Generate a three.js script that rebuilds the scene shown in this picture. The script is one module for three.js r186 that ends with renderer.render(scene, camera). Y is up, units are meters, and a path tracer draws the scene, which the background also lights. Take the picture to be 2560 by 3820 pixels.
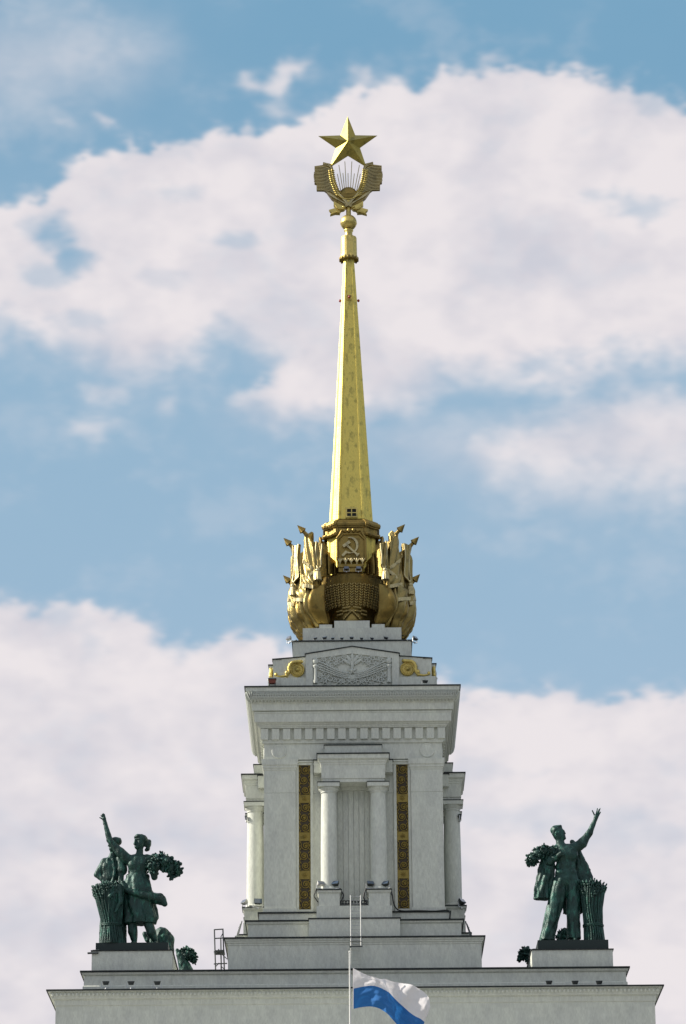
import * as THREE from 'three';
import { mergeGeometries } from 'three/addons/utils/BufferGeometryUtils.js';

// ------------------------------------------------------------------ camera, sky, sun, exposure
const W = 686, H = 1024, FPX = 12500, CX = 1280, CY = 1910;          // lens measured on a 2560 x 3820 print
const scene = new THREE.Scene();
const camera = new THREE.PerspectiveCamera(2 * Math.atan(CY / FPX) * 180 / Math.PI, W / H, 1, 9000);
camera.position.set(0, 1.7, 195);
camera.rotation.order = 'YXZ';
camera.rotation.set(19.3 * Math.PI / 180, 0.00254, -0.0076);
camera.updateMatrixWorld(true);
const renderer = new THREE.WebGLRenderer({ antialias: true });
renderer.setSize(W, H);
renderer.toneMapping = THREE.LinearToneMapping;
renderer.toneMappingExposure = 1.4;
renderer.shadowMap.enabled = true;

const SUN_EL = 33 * Math.PI / 180, SUN_BACK = 1.2 * Math.PI / 180;
const sunDir = new THREE.Vector3(-Math.cos(SUN_EL) * Math.cos(SUN_BACK), Math.sin(SUN_EL), -Math.cos(SUN_EL) * Math.sin(SUN_BACK));
const sun = new THREE.DirectionalLight(new THREE.Color(1, 0.93, 0.82), 4.8);
sun.position.copy(sunDir).multiplyScalar(300).add(new THREE.Vector3(0, 45, 0));
sun.target.position.set(0, 45, 0);
sun.castShadow = true;
sun.shadow.mapSize.set(4096, 4096);
sun.shadow.radius = 1.2;
Object.assign(sun.shadow.camera, { left: -70, right: 70, top: 70, bottom: -70, near: 10, far: 700 });
scene.add(sun, sun.target);

// ------------------------------------------------------------------ noise
function rng(seed) { let a = seed >>> 0; return () => { a = (a + 0x6D2B79F5) | 0; let t = Math.imul(a ^ (a >>> 15), 1 | a); t = (t + Math.imul(t ^ (t >>> 7), 61 | t)) ^ t; return ((t ^ (t >>> 14)) >>> 0) / 4294967296; }; }
const PERM = new Uint8Array(512); { const r = rng(7); const p = [...Array(256).keys()]; for (let i = 255; i > 0; i--) { const j = Math.floor(r() * (i + 1)); [p[i], p[j]] = [p[j], p[i]]; } for (let i = 0; i < 512; i++) PERM[i] = p[i & 255]; }
const fade = (t) => t * t * t * (t * (t * 6 - 15) + 10), lerp = (a, b, t) => a + (b - a) * t, clamp = (x, a = 0, b = 1) => Math.min(b, Math.max(a, x));
const smooth = (a, b, x) => { const t = clamp((x - a) / (b - a)); return t * t * (3 - 2 * t); };
const grad3 = (h, x, y, z) => { const u = (h & 15) < 8 ? x : y, v = (h & 15) < 4 ? y : ((h & 15) === 12 || (h & 15) === 14) ? x : z; return ((h & 1) ? -u : u) + ((h & 2) ? -v : v); };
function noise(x, y, z = 0) {
  const X = Math.floor(x), Y = Math.floor(y), Z = Math.floor(z); x -= X; y -= Y; z -= Z;
  const a = X & 255, b = Y & 255, c = Z & 255, u = fade(x), v = fade(y), w = fade(z);
  const A = PERM[a] + b, AA = PERM[A & 255] + c, AB = PERM[(A + 1) & 255] + c, B = PERM[(a + 1) & 255] + b, BA = PERM[B & 255] + c, BB = PERM[(B + 1) & 255] + c;
  return lerp(lerp(lerp(grad3(PERM[AA & 255], x, y, z), grad3(PERM[BA & 255], x - 1, y, z), u), lerp(grad3(PERM[AB & 255], x, y - 1, z), grad3(PERM[BB & 255], x - 1, y - 1, z), u), v),
    lerp(lerp(grad3(PERM[(AA + 1) & 255], x, y, z - 1), grad3(PERM[(BA + 1) & 255], x - 1, y, z - 1), u), lerp(grad3(PERM[(AB + 1) & 255], x, y - 1, z - 1), grad3(PERM[(BB + 1) & 255], x - 1, y - 1, z - 1), u), v), w);
}
function fbm(x, y, z = 0, n = 5, gain = 0.5) { let s = 0, a = 1, f = 1, t = 0; for (let i = 0; i < n; i++) { s += a * noise(x * f + i * 17.3, y * f - i * 9.1, z * f + i * 3.7); t += a; a *= gain; f *= 2.03; } return s / t; }
// the same, but repeating with period n on both axes (for tiling textures)
function tile(u, v, period, oct, seed) {
  let s = 0, a = 1, t = 0, f = period;
  for (let i = 0; i < oct; i++) {
    const x = u * f, y = v * f, X = Math.floor(x), Y = Math.floor(y), fx = fade(x - X), fy = fade(y - Y);
    const h = (i2, j2) => PERM[(PERM[((i2 % f) + f) % f & 255] + (((j2 % f) + f) % f) + seed * 31 + i * 7) & 255] / 127.5 - 1;
    s += a * lerp(lerp(h(X, Y), h(X + 1, Y), fx), lerp(h(X, Y + 1), h(X + 1, Y + 1), fx), fy); t += a; a *= 0.55; f *= 2;
  }
  return s / t;
}

// ------------------------------------------------------------------ sky: broken cumulus over pale spring blue
// outlines of the cloud banks, as [azimuth, elevation] in degrees seen from the square
const D2 = 0.0045837;
const skyAt = (px, py) => { const el = 19.3 - (py - 1910) * D2; return [(px - 1310) * D2 / Math.cos(el * Math.PI / 180), el]; };
const bank = (pts) => pts.map(([x, y]) => skyAt(x, y));
const BANKS = [
  { p: bank([[-400, 930], [60, 800], [200, 740], [320, 600], [470, 560], [700, 550], [820, 505], [1080, 490], [1190, 430], [1290, 365], [1400, 330], [1560, 335], [1660, 290], [1800, 275], [1960, 262], [2060, 310], [2160, 285], [2260, 345], [2420, 380], [2560, 450], [3000, 500], [3000, 1330], [2560, 1370], [2300, 1370], [2120, 1440], [1900, 1400], [1640, 1400], [1560, 1480], [1330, 1560], [1080, 1550], [900, 1500], [1000, 1420], [1060, 1330], [960, 1290], [860, 1225], [780, 1260], [740, 1330], [560, 1385], [420, 1380], [260, 1290], [60, 1240], [-400, 1250]]), soft: 0.11, lo: 0.55, amp: 0.5, op: 1 },
  { p: bank([[-400, 2290], [60, 2262], [300, 2262], [420, 2300], [560, 2325], [640, 2410], [760, 2440], [840, 2370], [1000, 2390], [1120, 2440], [1300, 2560], [1560, 2540], [1700, 2580], [1850, 2600], [2050, 2580], [2200, 2640], [2400, 2610], [2560, 2620], [3000, 2640], [3000, 4500], [-400, 4500]]), soft: 0.14, lo: 0.4, amp: 0.5, op: 1 },
  { p: bank([[1750, 1680], [1950, 1600], [2150, 1560], [2300, 1500], [2500, 1520], [2600, 1540], [3000, 1560], [3000, 1850], [2500, 1850], [2100, 1830], [1850, 1780]]), soft: 0.5, lo: 0.9, amp: 0.5, op: 0.9 },
  { p: bank([[1420, 1620], [1900, 1590], [2560, 1640], [2560, 1850], [1800, 1800], [1500, 1700]]), soft: 0.7, lo: 0.9, amp: 0.5, op: 0.45 },
  { p: bank([[900, 330], [930, 290], [1000, 330], [1060, 300], [1060, 240], [1100, 235], [1180, 240], [1110, 290], [1060, 350], [960, 350]]), soft: 0.12, lo: 0.14, amp: 0.22, op: 0.8 },
  { p: bank([[970, 400], [1040, 395], [1120, 430], [1060, 440]]), soft: 0.2, lo: 0.2, amp: 0.25, op: 0.5 },
  { p: bank([[370, 440], [395, 435], [440, 470], [410, 480]]), soft: 0.12, lo: 0.12, amp: 0.2, op: 0.75 },
  { p: bank([[230, 465], [280, 460], [300, 480], [250, 485]]), soft: 0.15, lo: 0.15, amp: 0.2, op: 0.35 },
  { p: bank([[1340, 275], [1390, 270], [1420, 310], [1520, 300], [1530, 350], [1360, 340]]), soft: 0.2, lo: 0.3, amp: 0.35, op: 0.65 },
  { p: bank([[1800, 225], [1850, 220], [1890, 250], [1860, 262], [1800, 250]]), soft: 0.15, lo: 0.2, amp: 0.25, op: 0.6 },
  { p: bank([[-100, 130], [300, 120], [600, 200], [460, 300], [120, 400], [-100, 430]]), soft: 1.2, lo: 1.2, amp: 0.4, op: 0.5 },
  { p: bank([[330, 1440], [420, 1430], [470, 1470], [400, 1500], [340, 1490]]), soft: 0.22, lo: 0.22, amp: 0.3, op: 0.6 },
  { p: bank([[280, 1580], [380, 1560], [430, 1590], [360, 1630], [290, 1615]]), soft: 0.2, lo: 0.25, amp: 0.3, op: 0.65 },
  { p: bank([[600, 1500], [650, 1490], [650, 1530], [610, 1535]]), soft: 0.18, lo: 0.2, amp: 0.2, op: 0.5 },
];
const HOLES = [[235, 900, 75, 70, 1.0], [290, 980, 60, 60, 0.9], [130, 870, 60, 40, 0.5], [190, 1045, 120, 40, 0.55], [2270, 765, 150, 42, 0.6], [2400, 810, 120, 40, 0.6], [870, 895, 150, 28, 0.55], [660, 720, 90, 30, 0.35], [620, 1040, 120, 40, 0.22], [2050, 1380, 120, 60, 0.4], [700, 2420, 120, 50, 0.55], [250, 2290, 80, 50, 0.35], [350, 2390, 60, 60, 0.3], [1900, 3050, 420, 60, 0.28], [2400, 3130, 300, 60, 0.25], [600, 3150, 400, 50, 0.16], [1800, 2880, 200, 50, 0.2], [340, 1200, 120, 45, 0.4], [2450, 400, 80, 60, 0.4]]
  .map(([x, y, a, b, o]) => [...skyAt(x, y), a * D2, b * D2, o]);
function sdPoly(pts, x, y) {                                        // > 0 inside, in degrees
  let d = 1e9, s = -1;
  for (let i = 0, j = pts.length - 1; i < pts.length; j = i++) {
    const ex = pts[j][0] - pts[i][0], ey = pts[j][1] - pts[i][1], wx = x - pts[i][0], wy = y - pts[i][1];
    const t = clamp((wx * ex + wy * ey) / (ex * ex + ey * ey)), bx = wx - ex * t, by = wy - ey * t;
    d = Math.min(d, bx * bx + by * by);
    if ((pts[i][1] > y) !== (pts[j][1] > y) && x < (pts[j][0] - pts[i][0]) * (y - pts[i][1]) / (pts[j][1] - pts[i][1]) + pts[i][0]) s = -s;
  }
  return s * Math.sqrt(d);
}
const mixc = (a, b, t) => [lerp(a[0], b[0], t), lerp(a[1], b[1], t), lerp(a[2], b[2], t)];
const BLUE_HI = [0.178, 0.370, 0.545], BLUE_MID = [0.290, 0.460, 0.620], BLUE_LO = [0.39, 0.535, 0.69];
const CLOUD = [0.850, 0.795, 0.810], CLOUD_DIM = [0.555, 0.555, 0.640];
function skyColor(az, el) {
  const air = el > 22 ? mixc(BLUE_MID, BLUE_HI, smooth(22, 27, el)) : mixc(BLUE_LO, BLUE_MID, smooth(8, 22, el));
  // broad bank weather everywhere
  const e = Math.max(el, 1.5) * Math.PI / 180, q = Math.cos(e) / (Math.sin(e) + 0.25), a = az * Math.PI / 180;
  const gx = q * Math.sin(a) * 2.2, gy = q * Math.cos(a) * 2.2;
  let cov = smooth(-0.16, 0.16, fbm(gx + 3.1, gy + 8.4, 0.5, 4) + 0.05), dim = 0.5 + 0.9 * fbm(gx * 1.7, gy * 1.7, 4.2, 3);
  const win = smooth(11, 8, Math.abs(az)) * smooth(34, 30.5, el) * smooth(4, 8, el);
  if (win > 0) {
    const wx = 0.3 * fbm(az * 0.9, el * 0.9, 1.3, 4), wy = 0.25 * fbm(az * 0.9, el * 0.9, 7.7, 4), x = az + wx, y = el + wy;
    const n = fbm(x * 0.95, y * 1.2, 2.2, 7, 0.6), n2 = fbm(az * 0.45 + wy, el * 0.75 + wx, 5.1, 5), fine = fbm(x * 2.6 + 5, y * 3.2, 8.8, 5, 0.65);
    let c = 0;
    for (const b of BANKS) {
      const up = sdPoly(b.p, az, el - 0.35) - sdPoly(b.p, az, el + 0.35);       // > 0 along the upper edge
      const s = lerp(b.lo, b.soft, smooth(-0.2, 0.35, up));
      const d = sdPoly(b.p, az, el) + n * b.amp * 0.85 + fine * 0.75 * b.amp;
      c = Math.max(c, b.op * (0.8 * smooth(-s * 0.9, s * 0.9, d) + 0.2 * smooth(-s * 2.4, s * 1.6, d + fine * 0.35)));
    }
    for (const [hx, hy, ra, rb, o] of HOLES) { const r = Math.hypot((az - hx) / ra, (el - hy) / rb) + n * 1.9 + fine * 0.8; c *= 1 - o * 0.85 * smooth(1.6, 0.15, r); }
    c = clamp(c + 0.13 * smooth(0.0, 0.5, n2 + 0.4 * fine) * (1 - c) + 0.03);
    c *= 1 - 0.14 * smooth(0.0, 0.4, -n2 + 0.7 * fine);
    cov = lerp(cov, c, win); dim = lerp(dim, clamp(0.34 - n2 * 1.3 - 0.7 * n - 0.5 * fine + 0.12 * smooth(16, 10, el)), win);
  }
  return mixc(air, mixc(CLOUD, CLOUD_DIM, clamp(dim) * 0.62), clamp(cov, 0, 0.97));
}
{
  const SW = 4096, SH = 4096, data = new Float32Array(SW * SH * 4), step = 16;
  // coarse everywhere, fine where cloud edges need it
  const cw = SW / step, ch = SH / step, coarse = [];
  for (let j = 0; j <= ch; j++) { coarse.push([]); for (let i = 0; i < cw; i++) coarse[j].push(skyColor((i / cw) * 360 - 180, Math.max(0, (j / ch) * 180 - 90))); }
  for (let j = 0; j < SH; j++) {
    const el = (j + 0.5) / SH * 180 - 90;
    for (let i = 0; i < SW; i++) {
      // column u: atan2(z, x) / 2 pi + 0.5 ; the view looks along -z, so azimuth 0 sits at u = 0.25
      let az = ((i + 0.5) / SW - 0.25) * 360; if (az > 180) az -= 360;
      let c;
      if (el > 7 && el < 33 && Math.abs(az) < 10) c = skyColor(az, el);
      else {
        const x = ((az + 180) / 360 * cw), y = clamp((j + 0.5) / step, 0, ch - 1e-6), X = Math.floor(x), Y = Math.floor(y), fx = x - X, fy = y - Y, X0 = (X + cw) % cw, X1 = (X + 1) % cw;
        c = mixc(mixc(coarse[Y][X0], coarse[Y][X1], fx), mixc(coarse[Y + 1][X0], coarse[Y + 1][X1], fx), fy);
      }
      const k = (j * SW + i) * 4; data[k] = c[0] / 1.4; data[k + 1] = c[1] / 1.4; data[k + 2] = c[2] / 1.4; data[k + 3] = 1;
    }
  }
  const t = new THREE.DataTexture(data, SW, SH, THREE.RGBAFormat, THREE.FloatType);
  t.mapping = THREE.EquirectangularReflectionMapping; t.magFilter = THREE.LinearFilter; t.minFilter = THREE.LinearFilter; t.wrapS = THREE.RepeatWrapping; t.needsUpdate = true;
  scene.background = t; scene.environment = t;
}

// ------------------------------------------------------------------ surveying: rows and columns of the print to metres on upright planes
function ray(px, py) { return new THREE.Vector3((px - CX) / FPX, -(py - CY) / FPX, -1).applyQuaternion(camera.quaternion); }
function P(px, py, z) { const d = ray(px, py), t = (z - camera.position.z) / d.z; return d.multiplyScalar(t).add(camera.position); }
const axisPx = (row) => 1310 + (row - 1910) * 0.0084;
const Y = (row, z) => P(axisPx(row), row, z).y;
const S = (row, z) => (z - camera.position.z) / ray(axisPx(row), row).z / FPX;      // metres per print pixel there
const V3 = (x, y, z) => new THREE.Vector3(x, y, z);

// ------------------------------------------------------------------ scene helpers
const taken = new Map(), baseOf = new WeakMap();
function numbered(name) { const n = taken.get(name) || 0; taken.set(name, n + 1); return n ? `${name}_${String(n).padStart(3, '0')}` : name; }
function tag(o, label, category, group, kind) { if (label) o.userData.label = label; if (category) o.userData.category = category; if (group) o.userData.group = group; if (kind) o.userData.kind = kind; return o; }
function thing(name, label, category, pos, group, turn = 0) {
  const o = new THREE.Group(); o.name = numbered(name); o.position.copy(pos); o.rotation.y = turn; baseOf.set(o, pos.clone()); scene.add(o); return tag(o, label, category, group);
}
function flat(g) { let q = g.index ? g.toNonIndexed() : g; for (const k of Object.keys(q.attributes)) if (!['position', 'normal', 'uv'].includes(k)) q.deleteAttribute(k); if (!q.attributes.normal) q.computeVertexNormals(); return boxUV(q); }
function boxUV(g) {                                                  // uv in metres, from the way each face points
  const p = g.attributes.position, n = g.attributes.normal, uv = new Float32Array(p.count * 2);
  for (let i = 0; i < p.count; i++) {
    const f = Math.floor(i / 3) * 3, ax = Math.abs(n.getX(f)), ay = Math.abs(n.getY(f)), az = Math.abs(n.getZ(f)), x = p.getX(i), y = p.getY(i), z = p.getZ(i);
    if (ay > ax && ay > az) { uv[2 * i] = x; uv[2 * i + 1] = z; } else if (ax > az) { uv[2 * i] = z; uv[2 * i + 1] = y; } else { uv[2 * i] = x; uv[2 * i + 1] = y; }
  }
  g.setAttribute('uv', new THREE.BufferAttribute(uv, 2)); return g;
}
const join = (gs) => { gs = (Array.isArray(gs) ? gs : [gs]).map(flat); return gs.length === 1 ? gs[0] : mergeGeometries(gs); };
// geometry given in the world's axes is hung under its parent's base; `local` geometry is left alone
function part(name, gs, mat, parent, local = false) {
  const g = join(gs).clone();
  const m = new THREE.Mesh(g, mat); m.name = name; m.castShadow = m.receiveShadow = true;
  if (!local) { const b = baseOf.get(parent) || V3(0, 0, 0); g.translate(-b.x, -b.y, -b.z); baseOf.set(m, b.clone()); }
  parent.add(m); return m;
}
function shared(name, g, mat, parent, x, y, z, ry = 0, s = null) {      // many alike pieces share one geometry; x, y, z in the world's axes
  const m = new THREE.Mesh(g, mat); m.name = name; m.castShadow = m.receiveShadow = true;
  const b = baseOf.get(parent) || V3(0, 0, 0); m.position.set(x - b.x, y - b.y, z - b.z); m.rotation.y = ry; if (s) m.scale.set(...s); parent.add(m); return m;
}
function solo(name, gs, mat, label, category, base, group, kind) { // a thing that is one mesh
  const g = join(gs).clone(); g.translate(-base.x, -base.y, -base.z);
  const m = new THREE.Mesh(g, mat); m.name = numbered(name); m.position.copy(base); m.castShadow = m.receiveShadow = true; scene.add(m); return tag(m, label, category, group, kind);
}
const box = (x0, x1, y0, y1, z0, z1) => { const g = new THREE.BoxGeometry(x1 - x0, y1 - y0, z1 - z0); g.translate((x0 + x1) / 2, (y0 + y1) / 2, (z0 + z1) / 2); return g; };
const tube = (pts, r, seg = 16, rad = 6, closed = false) => new THREE.TubeGeometry(new THREE.CatmullRomCurve3(pts, closed, 'centripetal'), seg, r, rad, closed);
const rod = (a, b, r, r2 = r, n = 6) => { const d = b.clone().sub(a), g = new THREE.CylinderGeometry(r2, r, d.length(), n); g.applyQuaternion(new THREE.Quaternion().setFromUnitVectors(V3(0, 1, 0), d.clone().normalize())); return g.translate((a.x + b.x) / 2, (a.y + b.y) / 2, (a.z + b.z) / 2); };
const ball = (x, y, z, rx, ry = rx, rz = rx, w = 10, h = 8) => new THREE.SphereGeometry(1, w, h).scale(rx, ry, rz).translate(x, y, z);
const lathe = (prof, x, z, seg = 32) => new THREE.LatheGeometry(prof.map(([r, y]) => new THREE.Vector2(r, y)), seg).translate(x, 0, z);
// a plan polygon (front left, front right, back right ...) lofted through [scale, height] pairs from the bottom up
function loft(plan, prof, x0 = 0, z0 = 0, caps = true) {
  const pos = [], n = plan.length, pt = (i, k) => [x0 + plan[i % n][0] * (Array.isArray(prof[k][0]) ? prof[k][0][0] : prof[k][0]), prof[k][1], z0 + plan[i % n][1] * (Array.isArray(prof[k][0]) ? prof[k][0][1] : prof[k][0])];
  for (let k = 0; k + 1 < prof.length; k++) for (let i = 0; i < n; i++) { const a = pt(i, k), b = pt(i + 1, k), c = pt(i + 1, k + 1), d = pt(i, k + 1); pos.push(...a, ...b, ...c, ...a, ...c, ...d); }
  if (caps) for (const k of [0, prof.length - 1]) for (let i = 1; i + 1 < n; i++) { const a = pt(0, k), b = pt(i, k), c = pt(i + 1, k); k ? pos.push(...a, ...b, ...c) : pos.push(...a, ...c, ...b); }
  const g = new THREE.BufferGeometry(); g.setAttribute('position', new THREE.Float32BufferAttribute(pos, 3)); g.computeVertexNormals(); return g;
}
const SQ = [[-1, 1], [1, 1], [1, -1], [-1, -1]];
const prism = (pts, z0, z1) => { const s = new THREE.Shape(pts.map(([x, y]) => new THREE.Vector2(x, y))); return new THREE.ExtrudeGeometry(s, { depth: z1 - z0, bevelEnabled: false }).translate(0, 0, z0); };
// a grid of points f(u, v) -> Vector3, with smooth normals; thick > 0 gives it a back
function sheet(f, nu, nv, thick = 0) {
  const make = (off) => {
    const pos = [], idx = [];
    for (let j = 0; j <= nv; j++) for (let i = 0; i <= nu; i++) { const p = f(i / nu, j / nv, off); pos.push(p.x, p.y, p.z); }
    for (let j = 0; j < nv; j++) for (let i = 0; i < nu; i++) { const a = j * (nu + 1) + i, b = a + 1, c = a + nu + 1, d = c + 1; off ? idx.push(a, c, b, b, c, d) : idx.push(a, b, c, b, d, c); }
    const g = new THREE.BufferGeometry(); g.setAttribute('position', new THREE.Float32BufferAttribute(pos, 3)); g.setIndex(idx); g.computeVertexNormals(); return g;
  };
  if (!thick) return make(0);
  const a = make(0), b = make(thick), pos = [], at = (g, i) => [g.attributes.position.getX(i), g.attributes.position.getY(i), g.attributes.position.getZ(i)];
  const ring = []; for (let i = 0; i < nu; i++) ring.push(i); for (let j = 0; j < nv; j++) ring.push(j * (nu + 1) + nu); for (let i = nu; i > 0; i--) ring.push(nv * (nu + 1) + i); for (let j = nv; j > 0; j--) ring.push(j * (nu + 1));
  for (let k = 0; k < ring.length; k++) { const p = ring[k], q = ring[(k + 1) % ring.length]; pos.push(...at(a, p), ...at(b, p), ...at(a, q), ...at(a, q), ...at(b, p), ...at(b, q)); }
  const e = new THREE.BufferGeometry(); e.setAttribute('position', new THREE.Float32BufferAttribute(pos, 3)); e.computeVertexNormals();
  return mergeGeometries([a, b, e].map(flat));
}

// ------------------------------------------------------------------ materials
function tex(n, f, srgb) {
  const d = new Uint8Array(n * n * 4);
  for (let j = 0; j < n; j++) for (let i = 0; i < n; i++) { const c = f(i / n, j / n), k = (j * n + i) * 4; d[k] = clamp(c[0]) * 255; d[k + 1] = clamp(c[1]) * 255; d[k + 2] = clamp(c[2]) * 255; d[k + 3] = 255; }
  const t = new THREE.DataTexture(d, n, n); t.wrapS = t.wrapT = THREE.RepeatWrapping; t.magFilter = THREE.LinearFilter; t.minFilter = THREE.LinearMipmapLinearFilter; t.generateMipmaps = true; if (srgb) t.colorSpace = THREE.SRGBColorSpace; t.needsUpdate = true; return t;
}
const size = (t, m, n = m) => { const c = t.clone(); c.repeat.set(1 / m, 1 / n); c.needsUpdate = true; return c; };
const grainT = tex(512, (u, v) => { const a = tile(u, v, 6, 4, 1), b = tile(u, v, 64, 2, 2), s = tile(u * 1, v, 24, 2, 5); const k = 0.94 + 0.045 * a + 0.045 * b + 0.03 * s; return [k, k, k * (1 - 0.012 * a)]; }, true);
const bumpT = tex(512, (u, v) => { const b = 0.5 + 0.35 * tile(u, v, 32, 4, 3); return [b, b, b]; });
const tarnT = tex(512, (u, v) => { const a = smooth(0.05, 0.6, tile(u, v, 8, 5, 4)), b = tile(u, v, 40, 3, 6); const k = 0.96 - 0.16 * a + 0.05 * b; return [k, k * (1 + 0.01 * a), k * (1 + 0.05 * a)]; }, true);
const patT = tex(512, (u, v) => { const a = tile(u, v, 10, 5, 8), b = smooth(0.1, 0.55, tile(u, v, 18, 4, 9)); const k = 0.62 + 0.22 * a; return [k + 0.26 * b, k + 0.30 * b, k + 0.26 * b]; }, true);
const std = (color, o = {}) => new THREE.MeshStandardMaterial({ color: new THREE.Color().setRGB(...color), roughness: 0.85, ...o });
const M = {
  stone: std([0.665, 0.685, 0.615], { roughness: 0.9, map: size(grainT, 4.1, 11.7), bumpMap: size(bumpT, 1.7), bumpScale: 0.008 }),
  stoneB: std([0.645, 0.665, 0.597], { roughness: 0.9, map: size(grainT, 3.3, 8.9), bumpMap: size(bumpT, 1.3), bumpScale: 0.008 }),
  relief: std([0.61, 0.635, 0.58], { roughness: 0.9, map: size(grainT, 2.9), bumpMap: size(bumpT, 0.9), bumpScale: 0.012 }),
  flash: std([0.045, 0.055, 0.055], { roughness: 0.6, metalness: 0.3, map: size(patT, 2) }),
  dark: std([0.02, 0.022, 0.022], { roughness: 0.6 }),
  steel: std([0.55, 0.56, 0.56], { roughness: 0.45, metalness: 0.7, map: size(tarnT, 1) }),
  steelDark: std([0.09, 0.10, 0.10], { roughness: 0.55, metalness: 0.5 }),
  white: std([0.75, 0.75, 0.72], { roughness: 0.5, map: size(grainT, 1) }),
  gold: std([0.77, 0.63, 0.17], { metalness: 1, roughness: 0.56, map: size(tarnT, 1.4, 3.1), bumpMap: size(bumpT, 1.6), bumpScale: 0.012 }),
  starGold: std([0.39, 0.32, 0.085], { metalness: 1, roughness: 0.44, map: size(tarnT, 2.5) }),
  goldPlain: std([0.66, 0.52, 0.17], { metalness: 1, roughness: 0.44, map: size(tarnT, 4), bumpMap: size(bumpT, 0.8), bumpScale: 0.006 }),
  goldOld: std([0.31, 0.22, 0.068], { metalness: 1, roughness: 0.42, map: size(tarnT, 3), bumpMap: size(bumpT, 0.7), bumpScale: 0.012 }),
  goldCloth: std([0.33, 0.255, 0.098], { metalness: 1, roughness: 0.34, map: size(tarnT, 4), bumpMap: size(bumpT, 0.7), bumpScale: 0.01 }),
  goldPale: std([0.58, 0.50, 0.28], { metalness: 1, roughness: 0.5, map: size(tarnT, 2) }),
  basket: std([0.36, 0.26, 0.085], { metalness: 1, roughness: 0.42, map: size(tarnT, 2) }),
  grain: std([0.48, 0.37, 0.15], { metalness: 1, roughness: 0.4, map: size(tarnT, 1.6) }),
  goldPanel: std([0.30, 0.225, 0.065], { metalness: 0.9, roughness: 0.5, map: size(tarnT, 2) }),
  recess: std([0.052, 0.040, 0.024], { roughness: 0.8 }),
  bronze: std([0.031, 0.125, 0.102], { roughness: 0.45, metalness: 0.3, map: size(patT, 3.2, 6.4), bumpMap: size(bumpT, 1.2), bumpScale: 0.02 }),
  bronzeDark: std([0.014, 0.026, 0.024], { roughness: 0.55, metalness: 0.3 }),
  glass: new THREE.MeshPhysicalMaterial({ color: new THREE.Color().setRGB(0.012, 0.014, 0.016), roughness: 0.5, specularIntensity: 0.4 }),
  lens: new THREE.MeshPhysicalMaterial({ color: new THREE.Color().setRGB(0.05, 0.08, 0.13), roughness: 0.1, clearcoat: 1 }),
  red: std([0.28, 0.012, 0.012], { roughness: 0.25 }),
  brick: std([0.20, 0.055, 0.035], { roughness: 0.8 }),
  flagWhite: new THREE.MeshPhysicalMaterial({ color: new THREE.Color().setRGB(0.80, 0.77, 0.78), roughness: 1, transmission: 0.35, thickness: 0 }),
  flagBlue: new THREE.MeshPhysicalMaterial({ color: new THREE.Color().setRGB(0.02, 0.16, 0.46), roughness: 1, transmission: 0.35, thickness: 0 }),
  park: std([0.06, 0.075, 0.04], { roughness: 1, map: size(patT, 60) }),
  paving: std([0.33, 0.325, 0.30], { roughness: 0.9, map: size(grainT, 9) }),
};

// ------------------------------------------------------------------ ground
{
  solo('plaza', new THREE.CircleGeometry(150, 64).rotateX(-Math.PI / 2).translate(0, 0.01, 60), M.paving, 'pale paved square in front of the building', null, V3(0, 0, 60), null, 'structure');
  const g = new THREE.CircleGeometry(4000, 96); g.rotateX(-Math.PI / 2);
  solo('ground', g, M.park, 'green park land reaching to the horizon round the square', null, V3(0, 0, 0), null, 'structure');
}

// ------------------------------------------------------------------ the tower's plan: a square about x = 0, z = TC
const TC = -333 * S(2900, 0);
const sq = (px, row) => { let hw = 5, z = 0; for (let i = 0; i < 5; i++) { hw = px * S(row, z); z = TC + hw; } return [hw, Y(row, z)]; };
const prof = (list) => list.map(([px, row]) => sq(px, row)).sort((a, b) => 0);

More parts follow.
